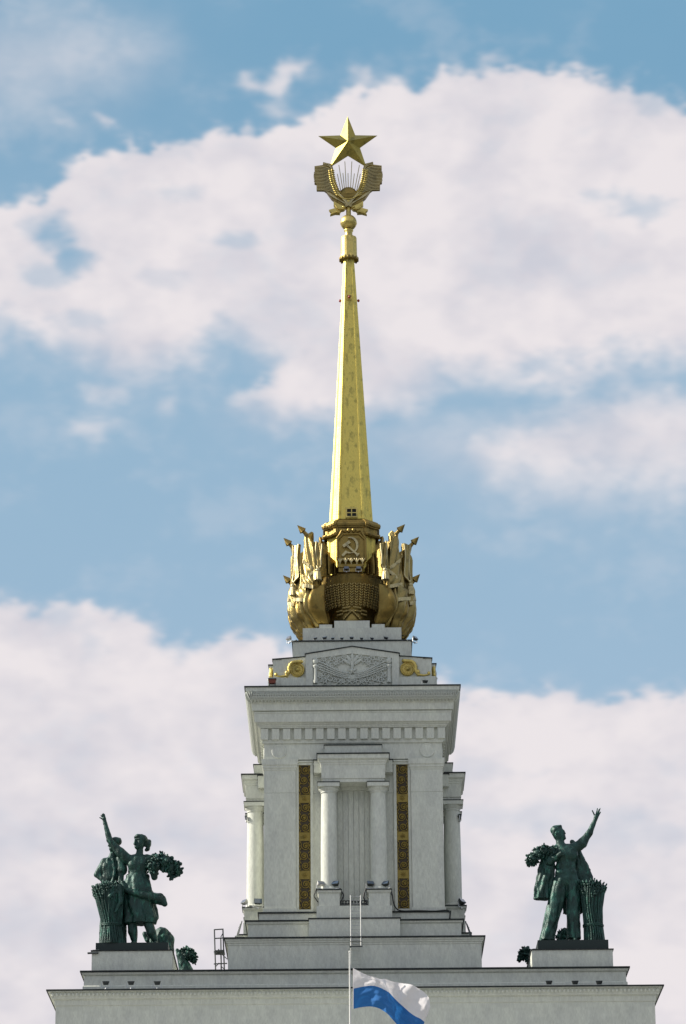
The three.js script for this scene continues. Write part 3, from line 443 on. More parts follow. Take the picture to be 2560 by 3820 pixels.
// ------------------------------------------------------------------ gilded sheaf and banners round the foot of the spire
const RC = (row, off) => Y(row, TC + off);                           // height of a print row on a plane `off` metres in front of the tower's axis
const SC = S(2150, TC);
{
  const q1 = [[-0.6, 1], [-0.5, 1], [-0.48, 0.96], [0.48, 0.96], [0.5, 1], [0.6, 1], [0.68, 0.92], [0.70, 0.86], [0.86, 0.70], [0.92, 0.68]];
  const plan = []; for (let k = 0; k < 4; k++) for (const [x, z] of q1) { let a = x, b = z; for (let i = 0; i < k; i++) [a, b] = [b, -a]; plan.push([a, b]); }

  // ---- spire: chamfered gilded shaft on a moulded collar
  const yS0 = RC(1934, 1.4), yS1 = RC(955, 0.3), hS0 = 81 * S(1932, TC + 1.3), hS1 = 18.5 * S(960, TC);
  const spire = thing('spire', 'tall tapering gilded spire with chamfered corners rising from the banners to the ball', 'spire', V3(0, RC(1934, 1.4), TC));
  const nC = 21, edges = []; for (let k = 0; k <= nC; k++) { const t = 1 - Math.pow(1 - k / nC, 1.15); edges.push(lerp(yS0, yS1, t)); }
  const half = (y) => lerp(hS0, hS1, (y - yS0) / (yS1 - yS0));
  for (let k = 0; k < nC; k++) part('gilded_sheet', loft(plan, [[half(edges[k]) + (k % 3 ? 0.001 : 0.0025), edges[k]], [half(edges[k + 1]), edges[k + 1]]], 0, TC, false), M.gold, spire);
  // window near the foot
  { const z = TC + half(RC(1915, 1.35)) * 0.965, x = 2 * S(1915, z), w = 17 * S(1915, z), y1 = Y(1900, z), y0 = Y(1927, z);
    const f = part('window', [box(x - w - 0.09, x - w, y0 - 0.09, y1 + 0.09, z - 0.15, z + 0.10), box(x + w, x + w + 0.09, y0 - 0.09, y1 + 0.09, z - 0.15, z + 0.10), box(x - w, x + w, y1, y1 + 0.09, z - 0.15, z + 0.10), box(x - w, x + w, y0 - 0.09, y0, z - 0.15, z + 0.10), box(x - 0.03, x + 0.03, y0, y1, z - 0.1, z + 0.07), box(x - w, x - 0.03, (y0 + y1) / 2 - 0.03, (y0 + y1) / 2 + 0.03, z - 0.1, z + 0.07), box(x + 0.03, x + w, (y0 + y1) / 2 - 0.03, (y0 + y1) / 2 + 0.03, z - 0.1, z + 0.07)], M.goldPlain, spire);
    for (const [a, b] of [[-1, 0], [0, 0], [-1, 1], [0, 1]]) part('pane', box(a < 0 ? x - w : x + 0.03, a < 0 ? x - 0.03 : x + w, b ? (y0 + y1) / 2 + 0.03 : y0, b ? y1 : (y0 + y1) / 2 - 0.03, z + 0.005, z + 0.03), M.glass, f); }
  // red warning lamps
  for (const [ax, az] of [[0, 1], [-1, 0], [1, 0]]) {
    const y = ax ? RC(1122, 0) : RC(1112, 0.4), h = half(y), px = ax * (h + 0.10), pz = TC + az * (h + 0.14), lb = part('warning_lamp', ball(px, y, pz, 0.085, 0.10, 0.085, 12, 10), M.red, spire);
    part('lamp_bracket', ax ? rod(V3(ax * h * 0.9, y, TC), V3(ax * (h + 0.06), y, TC), 0.035) : [box(-0.15, 0.15, y - 0.17, y - 0.13, TC + h * 0.9, TC + h + 0.05), box(-0.15, 0.15, y + 0.13, y + 0.17, TC + h * 0.9, TC + h + 0.05), box(-0.17, -0.13, y - 0.13, y + 0.13, TC + h * 0.9, TC + h + 0.05), box(0.13, 0.17, y - 0.13, y + 0.13, TC + h * 0.9, TC + h + 0.05)], M.goldPlain, lb);
  }
  // sleeve, neck and ball on the tip
  { const s = S(900, TC), flute = (r, seg = 24) => { const p = []; for (let i = 0; i < seg; i++) { const a = i / seg * 2 * Math.PI, k = r * (i % 3 === 0 ? 0.93 : 1); p.push([Math.sin(a) * k, Math.cos(a) * k]); } return p; };
    const y0 = RC(958, 0.5), y1 = RC(872, 0.5), u = (t) => lerp(y0, y1, t);
    part('sleeve', loft(flute(1), [[20 * s, u(0.03)], [30 * s, u(0.1)], [35 * s, u(-0.02)], [36 * s, u(0.03)], [33 * s, u(0.10)], [31.5 * s, u(0.18)], [30.5 * s, u(0.9)], [28 * s, u(0.97)], [22 * s, u(1.0)]], 0, TC), M.goldPlain, spire);
    const sc = []; for (let i = 0; i < 14; i++) { const a = i / 14 * 2 * Math.PI; sc.push(ball(0, 0, 0, 0.11, 0.13, 0.05, 8, 6).translate(0, u(0.01), 34.5 * s).rotateY(a).translate(0, 0, TC)); }
    part('scalloped_rim', sc, M.goldOld, spire);
    part('neck', lathe([[20 * s, u(0.98)], [14 * s, u(1.03)], [14 * s, RC(866, 0)], [17 * s, RC(863, 0)], [17 * s, RC(858, 0)], [12 * s, RC(856, 0)], [13 * s, RC(851, 0)], [10 * s, RC(846, 0)], [15 * s, RC(838, 0)]], 0, TC, 24), M.goldPlain, spire);
    part('ball', lathe([...Array(25).keys()].map((i) => { const a = -Math.PI / 2 + i / 24 * Math.PI; return [30.5 * s * Math.cos(a) + (i === 11 ? 0.02 : 0), RC(826, 0.2) + 30.5 * s * Math.sin(a)]; }), 0, TC, 40), M.goldPlain, spire);
    part('neck', lathe([[9.5 * s, RC(800, 0.2)], [9 * s, RC(780, 0)], [10 * s, RC(768, 0)]], 0, TC, 20), M.goldPlain, spire);
  }
  const ck = (px, row) => { let h = 1.7; for (let i = 0; i < 4; i++) h = px * S(row, TC + h); return [h, Y(row, TC + h)]; };
  part('collar', loft(plan, [ck(97, 1997), ck(104, 1995), ck(106.5, 1989), ck(104, 1984), ck(97, 1983), ck(97, 1967), ck(103, 1964), ck(104, 1959), ck(109, 1957), ck(110.5, 1950), ck(109, 1944), ck(101, 1942), ck(100, 1939), ck(83, 1935)], 0, TC), M.goldOld, spire);

  // ---- drum, emblem panels, wheat sheaf and banners
  const crown = thing('banner_crown', 'gilded crown of draped banners round a wheat sheaf with a hammer and sickle panel', 'sculpture', V3(0, RC(2340, 2.6), TC));
  const cr = [], cp = (name, g, m, par = crown) => { const o = part(name, g, m, par); cr.push(o); return o; };
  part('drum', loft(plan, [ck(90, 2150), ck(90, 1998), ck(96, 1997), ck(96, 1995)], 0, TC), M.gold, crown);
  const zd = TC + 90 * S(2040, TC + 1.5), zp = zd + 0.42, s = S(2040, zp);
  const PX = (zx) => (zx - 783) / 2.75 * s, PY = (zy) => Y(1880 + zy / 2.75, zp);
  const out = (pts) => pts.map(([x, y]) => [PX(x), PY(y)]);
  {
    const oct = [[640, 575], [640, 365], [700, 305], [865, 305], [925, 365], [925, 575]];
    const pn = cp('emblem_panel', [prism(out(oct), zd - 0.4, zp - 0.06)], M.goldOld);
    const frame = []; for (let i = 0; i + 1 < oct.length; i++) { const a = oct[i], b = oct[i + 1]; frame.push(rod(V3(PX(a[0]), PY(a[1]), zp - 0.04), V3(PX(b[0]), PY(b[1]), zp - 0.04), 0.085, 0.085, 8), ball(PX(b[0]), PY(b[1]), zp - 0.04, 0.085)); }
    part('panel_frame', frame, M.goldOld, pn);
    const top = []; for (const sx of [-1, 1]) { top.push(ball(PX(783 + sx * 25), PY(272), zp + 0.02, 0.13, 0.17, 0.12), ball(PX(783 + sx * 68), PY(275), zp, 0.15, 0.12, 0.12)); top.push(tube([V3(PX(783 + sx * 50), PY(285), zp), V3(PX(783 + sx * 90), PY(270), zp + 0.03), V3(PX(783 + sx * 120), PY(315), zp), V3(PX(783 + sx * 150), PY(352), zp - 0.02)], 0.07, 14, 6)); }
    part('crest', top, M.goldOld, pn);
    // sickle: crescent blade, tang and handle; hammer crossed over it
    const sk = new THREE.Shape(), C = [778, 425], pts = [];
    for (let i = 0; i <= 22; i++) { const a = lerp(1.95, -1.75, i / 22); pts.push([C[0] + 78 * Math.cos(a), C[1] - 84 * Math.sin(a)]); }
    for (let i = 22; i >= 0; i--) { const a = lerp(1.95, -1.75, i / 22), w = 6 + 15 * Math.sin(Math.PI * Math.min(1, i / 22 * 1.15)); pts.push([C[0] - 4 + (78 - w) * Math.cos(a), C[1] - (84 - w) * Math.sin(a)]); }
    const bar = (x0, y0, x1, y1, w) => { const dx = x1 - x0, dy = y1 - y0, l = Math.hypot(dx, dy), nx = -dy / l * w / 2, ny = dx / l * w / 2; return [[x0 + nx, y0 + ny], [x1 + nx, y1 + ny], [x1 - nx, y1 - ny], [x0 - nx, y0 - ny]]; };
    part('sickle', [prism(out(pts).reverse(), zp - 0.07, zp + 0.08), prism(out(bar(765, 505, 715, 490, 16)), zp - 0.07, zp + 0.06), prism(out(bar(735, 488, 690, 535, 25)), zp - 0.07, zp + 0.09)], M.goldPale, pn);
    part('hammer', [prism(out(bar(738, 428, 848, 528, 19)), zp - 0.07, zp + 0.11), prism(out(bar(700, 440, 768, 392, 30)), zp - 0.07, zp + 0.14), prism(out(bar(835, 542, 862, 512, 14)), zp - 0.07, zp + 0.12)], M.goldPale, pn);
    // row of tulips and ledge below
    const tul = []; for (let i = 0; i < 5; i++) { const x = 665 + i * 58; for (const d of [-1, 0, 1]) tul.push(ball(0, 0.16, 0, 0.055, 0.2, 0.06, 6, 6).rotateZ(-d * 0.45).translate(PX(x), PY(612), zp + 0.14)); tul.push(rod(V3(PX(x), PY(640), zp + 0.1), V3(PX(x), PY(600), zp + 0.14), 0.05)); }
    cp('tulip_crest', tul, M.goldPale);
    cp('ledge', [box(PX(640), PX(905), PY(655), PY(628), zd - 0.3, zp + 0.2), box(PX(650), PX(895), PY(700), PY(655), zd - 0.3, zp + 0.1)], M.goldOld);
  }
  // side panels are the same as the front one
  for (const o of cr) for (const q of [1, 3]) turned(o, q);
  // sheaf: a bulging bundle of stalks with ears hanging in rows
  {
    const R = [[1.42, 2316], [1.45, 2300], [1.38, 2290], [1.46, 2270], [1.60, 2240], [1.70, 2205], [1.82, 2170], [1.88, 2140], [1.86, 2135], [1.5, 2135]].map(([r, row]) => [r, RC(row, r)]);
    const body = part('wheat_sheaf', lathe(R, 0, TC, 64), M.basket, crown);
    const radAt = (y) => { for (let i = 0; i + 1 < 8; i++) if (y <= R[i + 1][1]) { const t = clamp((y - R[i][1]) / (R[i + 1][1] - R[i][1])); return lerp(R[i][0], R[i + 1][0], t); } return 1.87; };
    const at = (phi, row, lift) => { let r = 1.6, y = 0; for (let i = 0; i < 4; i++) { y = RC(row, r * 0.95); r = radAt(y) + lift; } return V3(r * Math.sin(phi), y, TC + r * Math.cos(phi)); };
    for (let i = -8; i <= 8; i++) {
      const phi = i * 0.175, ear = [];
      for (let k = 0; k < 9; k++) { const row = 2180 + k * 9.6, sc = 1 - k * 0.04; for (const sd of [-1, 1]) { const p = at(phi + sd * 0.042 * sc, row, 0.06); ear.push(ball(0, 0, 0, 0.062, 0.135, 0.08, 7, 6).rotateZ(sd * -0.75).rotateY(phi).translate(p.x, p.y, p.z)); } }
      part('wheat_ear', ear, M.grain, body);
      const st = []; for (const d of [-0.066, -0.033, 0, 0.033, 0.066]) st.push(tube([at(phi + d, 2182, 0.01), at(phi + d, 2160, 0.012), at(phi + d * 1.1, 2137, 0.012)], 0.022, 6, 4));
      part('stalk', st, M.basket, body);
    }
    const bind = []; for (const sx of [-1, 1]) { for (let k = 0; k < 9; k++) { for (const d of [-0.05, 0.05]) { const p = at(sx * (0.08 + 0.07 * k), 2272 + (k > 4 ? 8 : 0) + d * 130 + k * 0.7, 0.10); bind.push(ball(0, 0, 0, 0.07, 0.10, 0.06, 6, 5).rotateZ(sx * 0.9).rotateY(sx * 0.08 * k).translate(p.x, p.y, p.z)); } } for (let k = 0; k < 6; k++) { const p = at(sx * (0.02 + 0.06 * k), 2280 + k * 5.5, 0.12); bind.push(ball(0, 0, 0, 0.075, 0.11, 0.07, 6, 5).rotateZ(sx * 0.6).translate(p.x, p.y, p.z)); } }
    part('binding', bind, M.grain, body);
  }
  // banners: three draped cloths with poles at each corner
  const base3 = [];
  const rad = (t) => { const k = [[-0.02, 3.05], [0.06, 3.3], [0.16, 3.62], [0.30, 3.80], [0.45, 3.78], [0.62, 3.66], [0.8, 3.64], [1.0, 3.62]]; for (let i = 0; i + 1 < k.length; i++) if (t <= k[i + 1][0]) return lerp(k[i][1], k[i + 1][1], smooth(0, 1, clamp((t - k[i][0]) / (k[i + 1][0] - k[i][0])))); return 3.62; };
  const RAD = Math.PI / 180, yB = RC(2338, 2.4), yTp = RC(2005, 2.4), HB = yTp - yB;
  const cloth = (p0, p1, tops, bots, rOff, nf, seed, bulge, lean) => (u, v, off) => {
    const phi = lerp(p0, p1, u) * RAD, top = tops.length === 3 ? (u < 0.5 ? lerp(tops[0], tops[1], u * 2) : lerp(tops[1], tops[2], u * 2 - 1)) : lerp(tops[0], tops[1], u), bot = lerp(bots[0], bots[1], Math.pow(u, 6)), t = lerp(bot, top, v);
    const gather = 0.7 + 0.5 * Math.abs(t - 0.45), w = u * nf + 0.45 * noise(u * 1.6 + seed, t * 1.6, seed) + 0.45 * (t - 0.5) * lean;
    const f = Math.abs(((w % 1) + 1) % 1 - 0.5) * 2, fold = (Math.sin(Math.PI * 0.5 * f) - 0.5) * 0.52 * gather;
    const r = rad(t) + (Array.isArray(rOff) ? lerp(rOff[0], rOff[1], Math.pow(u, 1.6)) : rOff) + fold + bulge * Math.exp(-Math.pow((t - 0.2) / 0.12, 2)) * Math.sin(Math.PI * clamp(u)) + 0.10 * noise(u * 2.5, t * 3, seed + 4) - off;
    return V3(r * Math.sin(phi), yB + t * HB, TC + r * Math.cos(phi));
  };
  const spear = (x, y, z, dir, parent) => { const g = new THREE.ConeGeometry(0.24, 0.52, 4).scale(1, 1, 0.75).translate(0, 0.32, 0), h = new THREE.ConeGeometry(0.24, 0.14, 4).scale(1, 1, 0.75).rotateX(Math.PI).translate(0, -0.01, 0), n = new THREE.CylinderGeometry(0.11, 0.13, 0.3, 8).translate(0, -0.16, 0); const qn = new THREE.Quaternion().setFromUnitVectors(V3(0, 1, 0), dir.clone().normalize()); return part('spearhead', [g, h, n].map((k) => k.applyQuaternion(qn).translate(x, y, z)), M.goldOld, parent); };
  // broad panels, swags and pennants of cloth laid over the hanging banners: [phi left, phi right, top left, top right, bottom left, bottom right, lift, bulge, material, fringe, border]
  const PATCHES = [
    [38, 50, 0.90, 1.06, 0.63, 0.74, 0.16, 0.10, 'goldCloth', 1, 0], [37, 52, 0.64, 0.76, 0.60, 0.44, 0.10, 0.14, 'goldCloth', 1, 0], [36, 51, 0.52, 0.58, 0.41, 0.47, 0.16, 0.10, 'goldCloth', 1, 0], [44, 61, 0.44, 0.42, 0.28, 0.34, 0.20, 0.14, 'goldCloth', 1, 0],
    [29, 47, 0.44, 0.33, 0.02, 0.04, -0.30, 0.85, 'goldOld', 0, 0], [29, 35.5, 0.88, 0.92, 0.64, 0.66, 0.02, 0.05, 'goldCloth', 0, 1], [56, 67, 0.94, 0.96, 0.57, 0.55, 0.20, 0.05, 'goldCloth', 0, 1], [64, 78, 0.50, 0.52, 0.30, 0.36, 0.10, 0.18, 'goldCloth', 1, 0], [46, 68, 0.28, 0.34, 0.02, 0.03, -0.25, 0.65, 'goldOld', 0, 0],
  ];
  const laid = (d, sx, pad = 0) => (u, v, off) => { const uu = u, p = lerp(d[0], d[1], uu), t = lerp(lerp(d[2], d[3], uu), lerp(d[4], d[5], uu) - (d[10] ? 0.05 * (1 - Math.abs(2 * uu - 1)) : 0), v), phi = p * RAD, r = rad(t) + 0.08 + d[6] + d[7] * Math.sin(Math.PI * uu) * (0.4 + 0.6 * Math.sin(Math.PI * v)) + 0.05 * Math.sin(uu * 9 + v * 5 + d[0]) + pad - off; return V3(sx * r * Math.sin(phi), yB + t * HB, TC + r * Math.cos(phi)); };
  part('inner_frame', [box(-2.7, 2.7, yB - 0.1, yB + 0.42 * HB, TC - 0.06, TC + 0.06), box(-0.06, 0.06, yB - 0.09, yB + 0.41 * HB, TC - 2.7, TC - 0.07)], M.goldOld, crown);
  const tassel = (p, parent) => { const k = [ball(p.x, p.y + 0.1, p.z, 0.15, 0.14, 0.14), new THREE.CylinderGeometry(0.14, 0.22, 0.55, 12).translate(p.x, p.y - 0.27, p.z)]; for (let i = 0; i < 12; i++) { const a = i / 12 * 6.283; k.push(rod(V3(p.x + 0.13 * Math.cos(a), p.y, p.z + 0.13 * Math.sin(a)), V3(p.x + 0.22 * Math.cos(a), p.y - 0.55, p.z + 0.22 * Math.sin(a)), 0.028)); } return part('tassel', k, M.goldPale, parent); };
  for (const sx of [-1, 1]) for (const d of PATCHES) {
    const f = laid(d, sx), g = sx > 0 ? f : (u, v, o) => f(1 - u, v, o), pn = part(d[10] ? 'pennant' : 'banner_fold', sheet(g, 18, 18, 0.09), M[d[8]], crown), up = laid(d, sx, 0.04), e = (a, b) => [...Array(15).keys()].map((i) => up(lerp(a[0], b[0], i / 14), lerp(a[1], b[1], i / 14), 0));
    if (d[9]) { const fr = (u, v, o) => { const q = laid(d, sx, 0.05 - o + 0.03 * Math.sin(u * 70))(u, 0, 0), w = laid(d, sx, 0.05 - o + 0.03 * Math.sin(u * 70))(u, 1, 0); return w.clone().add(V3(0, 0.05 - v * (0.20 + 0.05 * Math.abs(Math.sin(u * 55))), 0)).lerp(q, 0.0); }; part('fringe', sheet(sx > 0 ? fr : (u, v, o) => fr(1 - u, v, o), 40, 3, 0.06), M.goldPale, pn); }
    if (d[10]) { part('border', [tube(e([0.06, 0], [0.06, 0.97]), 0.055, 20, 6), tube(e([0.94, 0], [0.94, 0.97]), 0.055, 20, 6), tube([...e([0.06, 0.97], [0.5, 1.0]), ...e([0.5, 1.0], [0.94, 0.97]).slice(1)], 0.055, 24, 6)], M.goldPale, pn); tassel(up(0.5, 1.05, -0.05).add(V3(0, -0.12, 0)), pn); }
  }
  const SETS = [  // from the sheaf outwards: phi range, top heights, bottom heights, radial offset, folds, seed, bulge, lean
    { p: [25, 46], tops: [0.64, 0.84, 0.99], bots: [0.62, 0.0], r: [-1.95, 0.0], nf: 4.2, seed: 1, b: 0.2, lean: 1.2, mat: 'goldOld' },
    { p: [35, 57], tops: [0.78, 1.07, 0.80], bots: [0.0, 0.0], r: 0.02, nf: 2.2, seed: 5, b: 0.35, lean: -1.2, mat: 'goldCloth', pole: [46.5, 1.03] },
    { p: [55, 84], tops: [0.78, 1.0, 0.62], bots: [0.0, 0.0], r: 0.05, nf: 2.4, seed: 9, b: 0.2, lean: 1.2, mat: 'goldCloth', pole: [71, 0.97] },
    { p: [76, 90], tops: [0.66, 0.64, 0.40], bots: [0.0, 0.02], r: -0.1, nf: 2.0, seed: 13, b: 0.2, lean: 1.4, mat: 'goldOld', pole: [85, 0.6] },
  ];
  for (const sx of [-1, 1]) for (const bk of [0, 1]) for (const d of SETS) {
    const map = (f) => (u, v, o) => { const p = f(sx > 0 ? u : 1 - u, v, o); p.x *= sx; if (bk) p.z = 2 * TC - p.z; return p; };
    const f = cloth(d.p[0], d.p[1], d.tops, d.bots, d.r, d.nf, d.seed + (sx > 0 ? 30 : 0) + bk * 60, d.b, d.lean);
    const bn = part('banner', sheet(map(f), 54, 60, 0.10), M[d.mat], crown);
    const q = (u, v, lift) => { const p = f(u, v, -lift); p.x *= sx; if (bk) p.z = 2 * TC - p.z; return p; };
    if (bk) continue;
    // fringed borders crossing the cloth
    const ribbon = (pts, w) => { const c = new THREE.CatmullRomCurve3(pts.map(([u, v]) => V3(u, v, 0))); return sheet((u, v, o) => { const t = c.getPoint(v), g = c.getTangent(v); return q(clamp(t.x - g.y * (u - 0.5) * w * 1.6), clamp(t.y + g.x * (u - 0.5) * w), 0.05 + 0.02 * Math.sin(v * 90) - o); }, 4, 60, 0.05); };
    const bands = d.seed === 9 ? [[[0.9, 0.6], [0.6, 0.45], [0.2, 0.36]]] : d.seed === 13 ? [[[0.2, 0.9], [0.35, 0.6], [0.2, 0.3]]] : [];
    for (const b of bands) part('fringe', ribbon(b, 0.075), M.goldPale, bn);
    if (d.pole) { const ph = d.pole[0] * RAD, r = rad(0.95) + d.r + 0.10, out2 = V3(sx * Math.sin(ph), 0, Math.cos(ph)), yy = yB + d.pole[1] * HB; const b0 = V3(out2.x * (r - 0.25), yy - 1.8, TC + out2.z * (r - 0.25)), b1 = V3(out2.x * (r + 0.16), yy - 0.02, TC + out2.z * (r + 0.16)); const po = part('pole', rod(b0, b1, 0.10, 0.10, 8), M.goldOld, bn); const sd = V3(sx * 0.85, 0.85, 0.3).normalize(); spear(b1.x + sd.x * 0.2, b1.y + sd.y * 0.2, b1.z + sd.z * 0.2, sd, bn); }
  }
}

// ------------------------------------------------------------------ wheat emblem and star on the tip
{
  const s = S(700, TC) / 3.41, EX = (zx) => (zx - 748) * s, EY = (zy, dz = 0) => Y(400 + zy / 3.41, TC + dz), E = (zx, zy, dz = 0) => V3(EX(zx), EY(zy, dz), TC + dz);
  const em = thing('wheat_emblem', 'gilded emblem of two wheat wings round a rising sun, standing on the spire ball', 'emblem', E(748, 1330));
  for (const sx of [-1, 1]) {
    const X = (zx) => 748 - sx * (748 - zx);
    const outl = [[430, 712], [540, 738], [556, 790], [566, 880], [590, 970], [625, 1060], [690, 1120], [760, 1180], [760, 1240], [700, 1270], [600, 1225], [530, 1165], [470, 1080], [440, 1058], [346, 1055], [342, 975], [318, 968], [320, 900], [308, 880], [312, 852], [322, 850], [320, 762], [426, 748]];
    const sh = prism((sx < 0 ? outl : outl.slice().reverse()).map(([x, y]) => [EX(X(x)) , EY(y)]), TC - 0.20, TC + 0.20);
    const wing = part('wheat_wing', sh, M.goldOld, em);
    for (let i = 0; i < 19; i++) {                                   // beards of the ears, sweeping outwards
      const t = i / 18, ox = i < 2 ? 430 : 320 + (i > 13 ? 24 : 0) + (i > 5 && i < 13 ? -8 : 0), oy = lerp(716, 1048, t), ix = lerp(545, 590, t), iy = lerp(770, 1090, t) + 25;
      part('awn', tube([E(X(ox), oy, 0.2), E(X(lerp(ox, ix, 0.45)), oy + 2, 0.23), E(X(lerp(ox, ix, 0.8)), lerp(oy, iy, 0.35), 0.24), E(X(ix), iy, 0.2)], 0.034, 14, 5), M.goldPale, wing);
    }
    for (let row = 0; row < 2; row++) { const g = []; for (let i = 0; i < 13; i++) { const t = i / 12, x = lerp(548, 640, t * t * 0.8 + 0.2 * t) - row * 34, y = lerp(820, 1130, t) + row * 8; for (const d of [-1, 1]) g.push(ball(0, 0, 0, 0.055, 0.11, 0.08, 6, 5).rotateZ(sx * (0.35 + 0.5 * t) + d * 0.6).translate(EX(X(x + d * 8)), EY(y), TC + 0.24)); } part('wheat_ear', g, M.goldPlain, wing); }
    for (let i = 0; i < 5; i++) part('stalk', tube([E(X(575 + i * 14), 1060 + i * 22 - 20, 0.22), E(X(650 + i * 10), 1135 + i * 16 - 20, 0.3), E(X(745), 1200 + i * 10, 0.3), E(X(800 - i * 4), 1215 + i * 12, 0.26)], 0.036, 14, 5), M.goldPale, wing);
    for (let i = 0; i < 6; i++) part('stalk', tube([E(X(452 + i * 22), 1052 + i * 14, 0.2), E(X(530 + i * 16), 1125 + i * 8, 0.235), E(X(640 + i * 6), 1185 + i * 4, 0.24), E(X(735), 1225 + i * 6, 0.22)], 0.036, 14, 5), M.goldPale, wing);
    // ribbon ends
    const rb = [[660, 1250], [600, 1225], [560, 1205], [560, 1260], [590, 1290], [500, 1315], [515, 1335], [535, 1345], [515, 1380], [580, 1362], [640, 1365], [640, 1330], [690, 1320], [720, 1290], [720, 1262]];
    part('ribbon', [prism((sx < 0 ? rb : rb.slice().reverse()).map(([x, y]) => [EX(X(x)), EY(y)]), TC - 0.12, TC + 0.16), tube([E(X(580), 1240, 0.2), E(X(620), 1290, 0.24), E(X(690), 1290, 0.22)], 0.05, 10, 6), tube([E(X(530), 1355, 0.16), E(X(600), 1330, 0.24), E(X(650), 1340, 0.18)], 0.05, 10, 6), ball(EX(X(690)), EY(1285), TC + 0.2, 0.12, 0.09, 0.1)], M.goldPlain, em);
  }
  part('sun_disc', [new THREE.SphereGeometry(118 * s, 28, 16, 0, Math.PI * 2, 0, Math.PI / 2).scale(1, 1.0, 0.55).translate(EX(748), EY(1125), TC), ball(EX(748), EY(1130), TC, 150 * s, 88 * s, 0.30, 20, 14)], M.goldOld, em);
  part('globe_band', [tube([E(590, 1090, 0.25), E(690, 1160, 0.33), E(800, 1160, 0.33), E(910, 1090, 0.25)], 0.05, 20, 6), ball(EX(748), EY(1215), TC + 0.22, 0.2, 0.16, 0.14), new THREE.CylinderGeometry(0.13, 0.13, 0.7, 16).translate(EX(748), EY(1300), TC)], M.goldPlain, em);
  for (const [x0, y0, x1, y1] of [[655, 1050, 610, 848], [680, 1035, 630, 735], [700, 1025, 681, 838], [722, 1020, 707, 690], [748, 1018, 746, 840], [776, 1020, 796, 692], [800, 1025, 827, 845], [828, 1032, 893, 737], [852, 1045, 903, 850]]) part('sun_ray', rod(E(x0, y0 + 25), E(x1, y1), 0.030, 0.026, 6), M.goldPale, em);

  const star = thing('star', 'large gilded five pointed star with ridged arms at the very top of the spire', 'star', V3(0, EY(735), TC));
  const R = 400 * s * 1.0, r = R * 0.405, cy = EY(475), pos = [], dz = 0.56;
  for (let i = 0; i < 10; i++) { const a = Math.PI / 2 + i * Math.PI / 5, b = a + Math.PI / 5, ra = i % 2 ? r : R, rb = i % 2 ? R : r; for (const z of [1, -1]) { const A = [ra * Math.cos(a), cy + ra * Math.sin(a), TC], B = [rb * Math.cos(b), cy + rb * Math.sin(b), TC], C = [0, cy, TC + z * dz]; pos.push(...(z > 0 ? [...A, ...B, ...C] : [...B, ...A, ...C])); } }
  const g = new THREE.BufferGeometry(); g.setAttribute('position', new THREE.Float32BufferAttribute(pos, 3)); g.computeVertexNormals();
  for (let i = 0; i < 5; i++) { const idx = [], f = [((i * 2 + 9) % 10), i * 2]; for (const k of f) for (let z = 0; z < 2; z++) { const o = (k * 2 + z) * 9; idx.push(...pos.slice(o, o + 9)); } const a = new THREE.BufferGeometry(); a.setAttribute('position', new THREE.Float32BufferAttribute(idx, 3)); a.computeVertexNormals(); part('star_arm', a, M.starGold, star); }
}
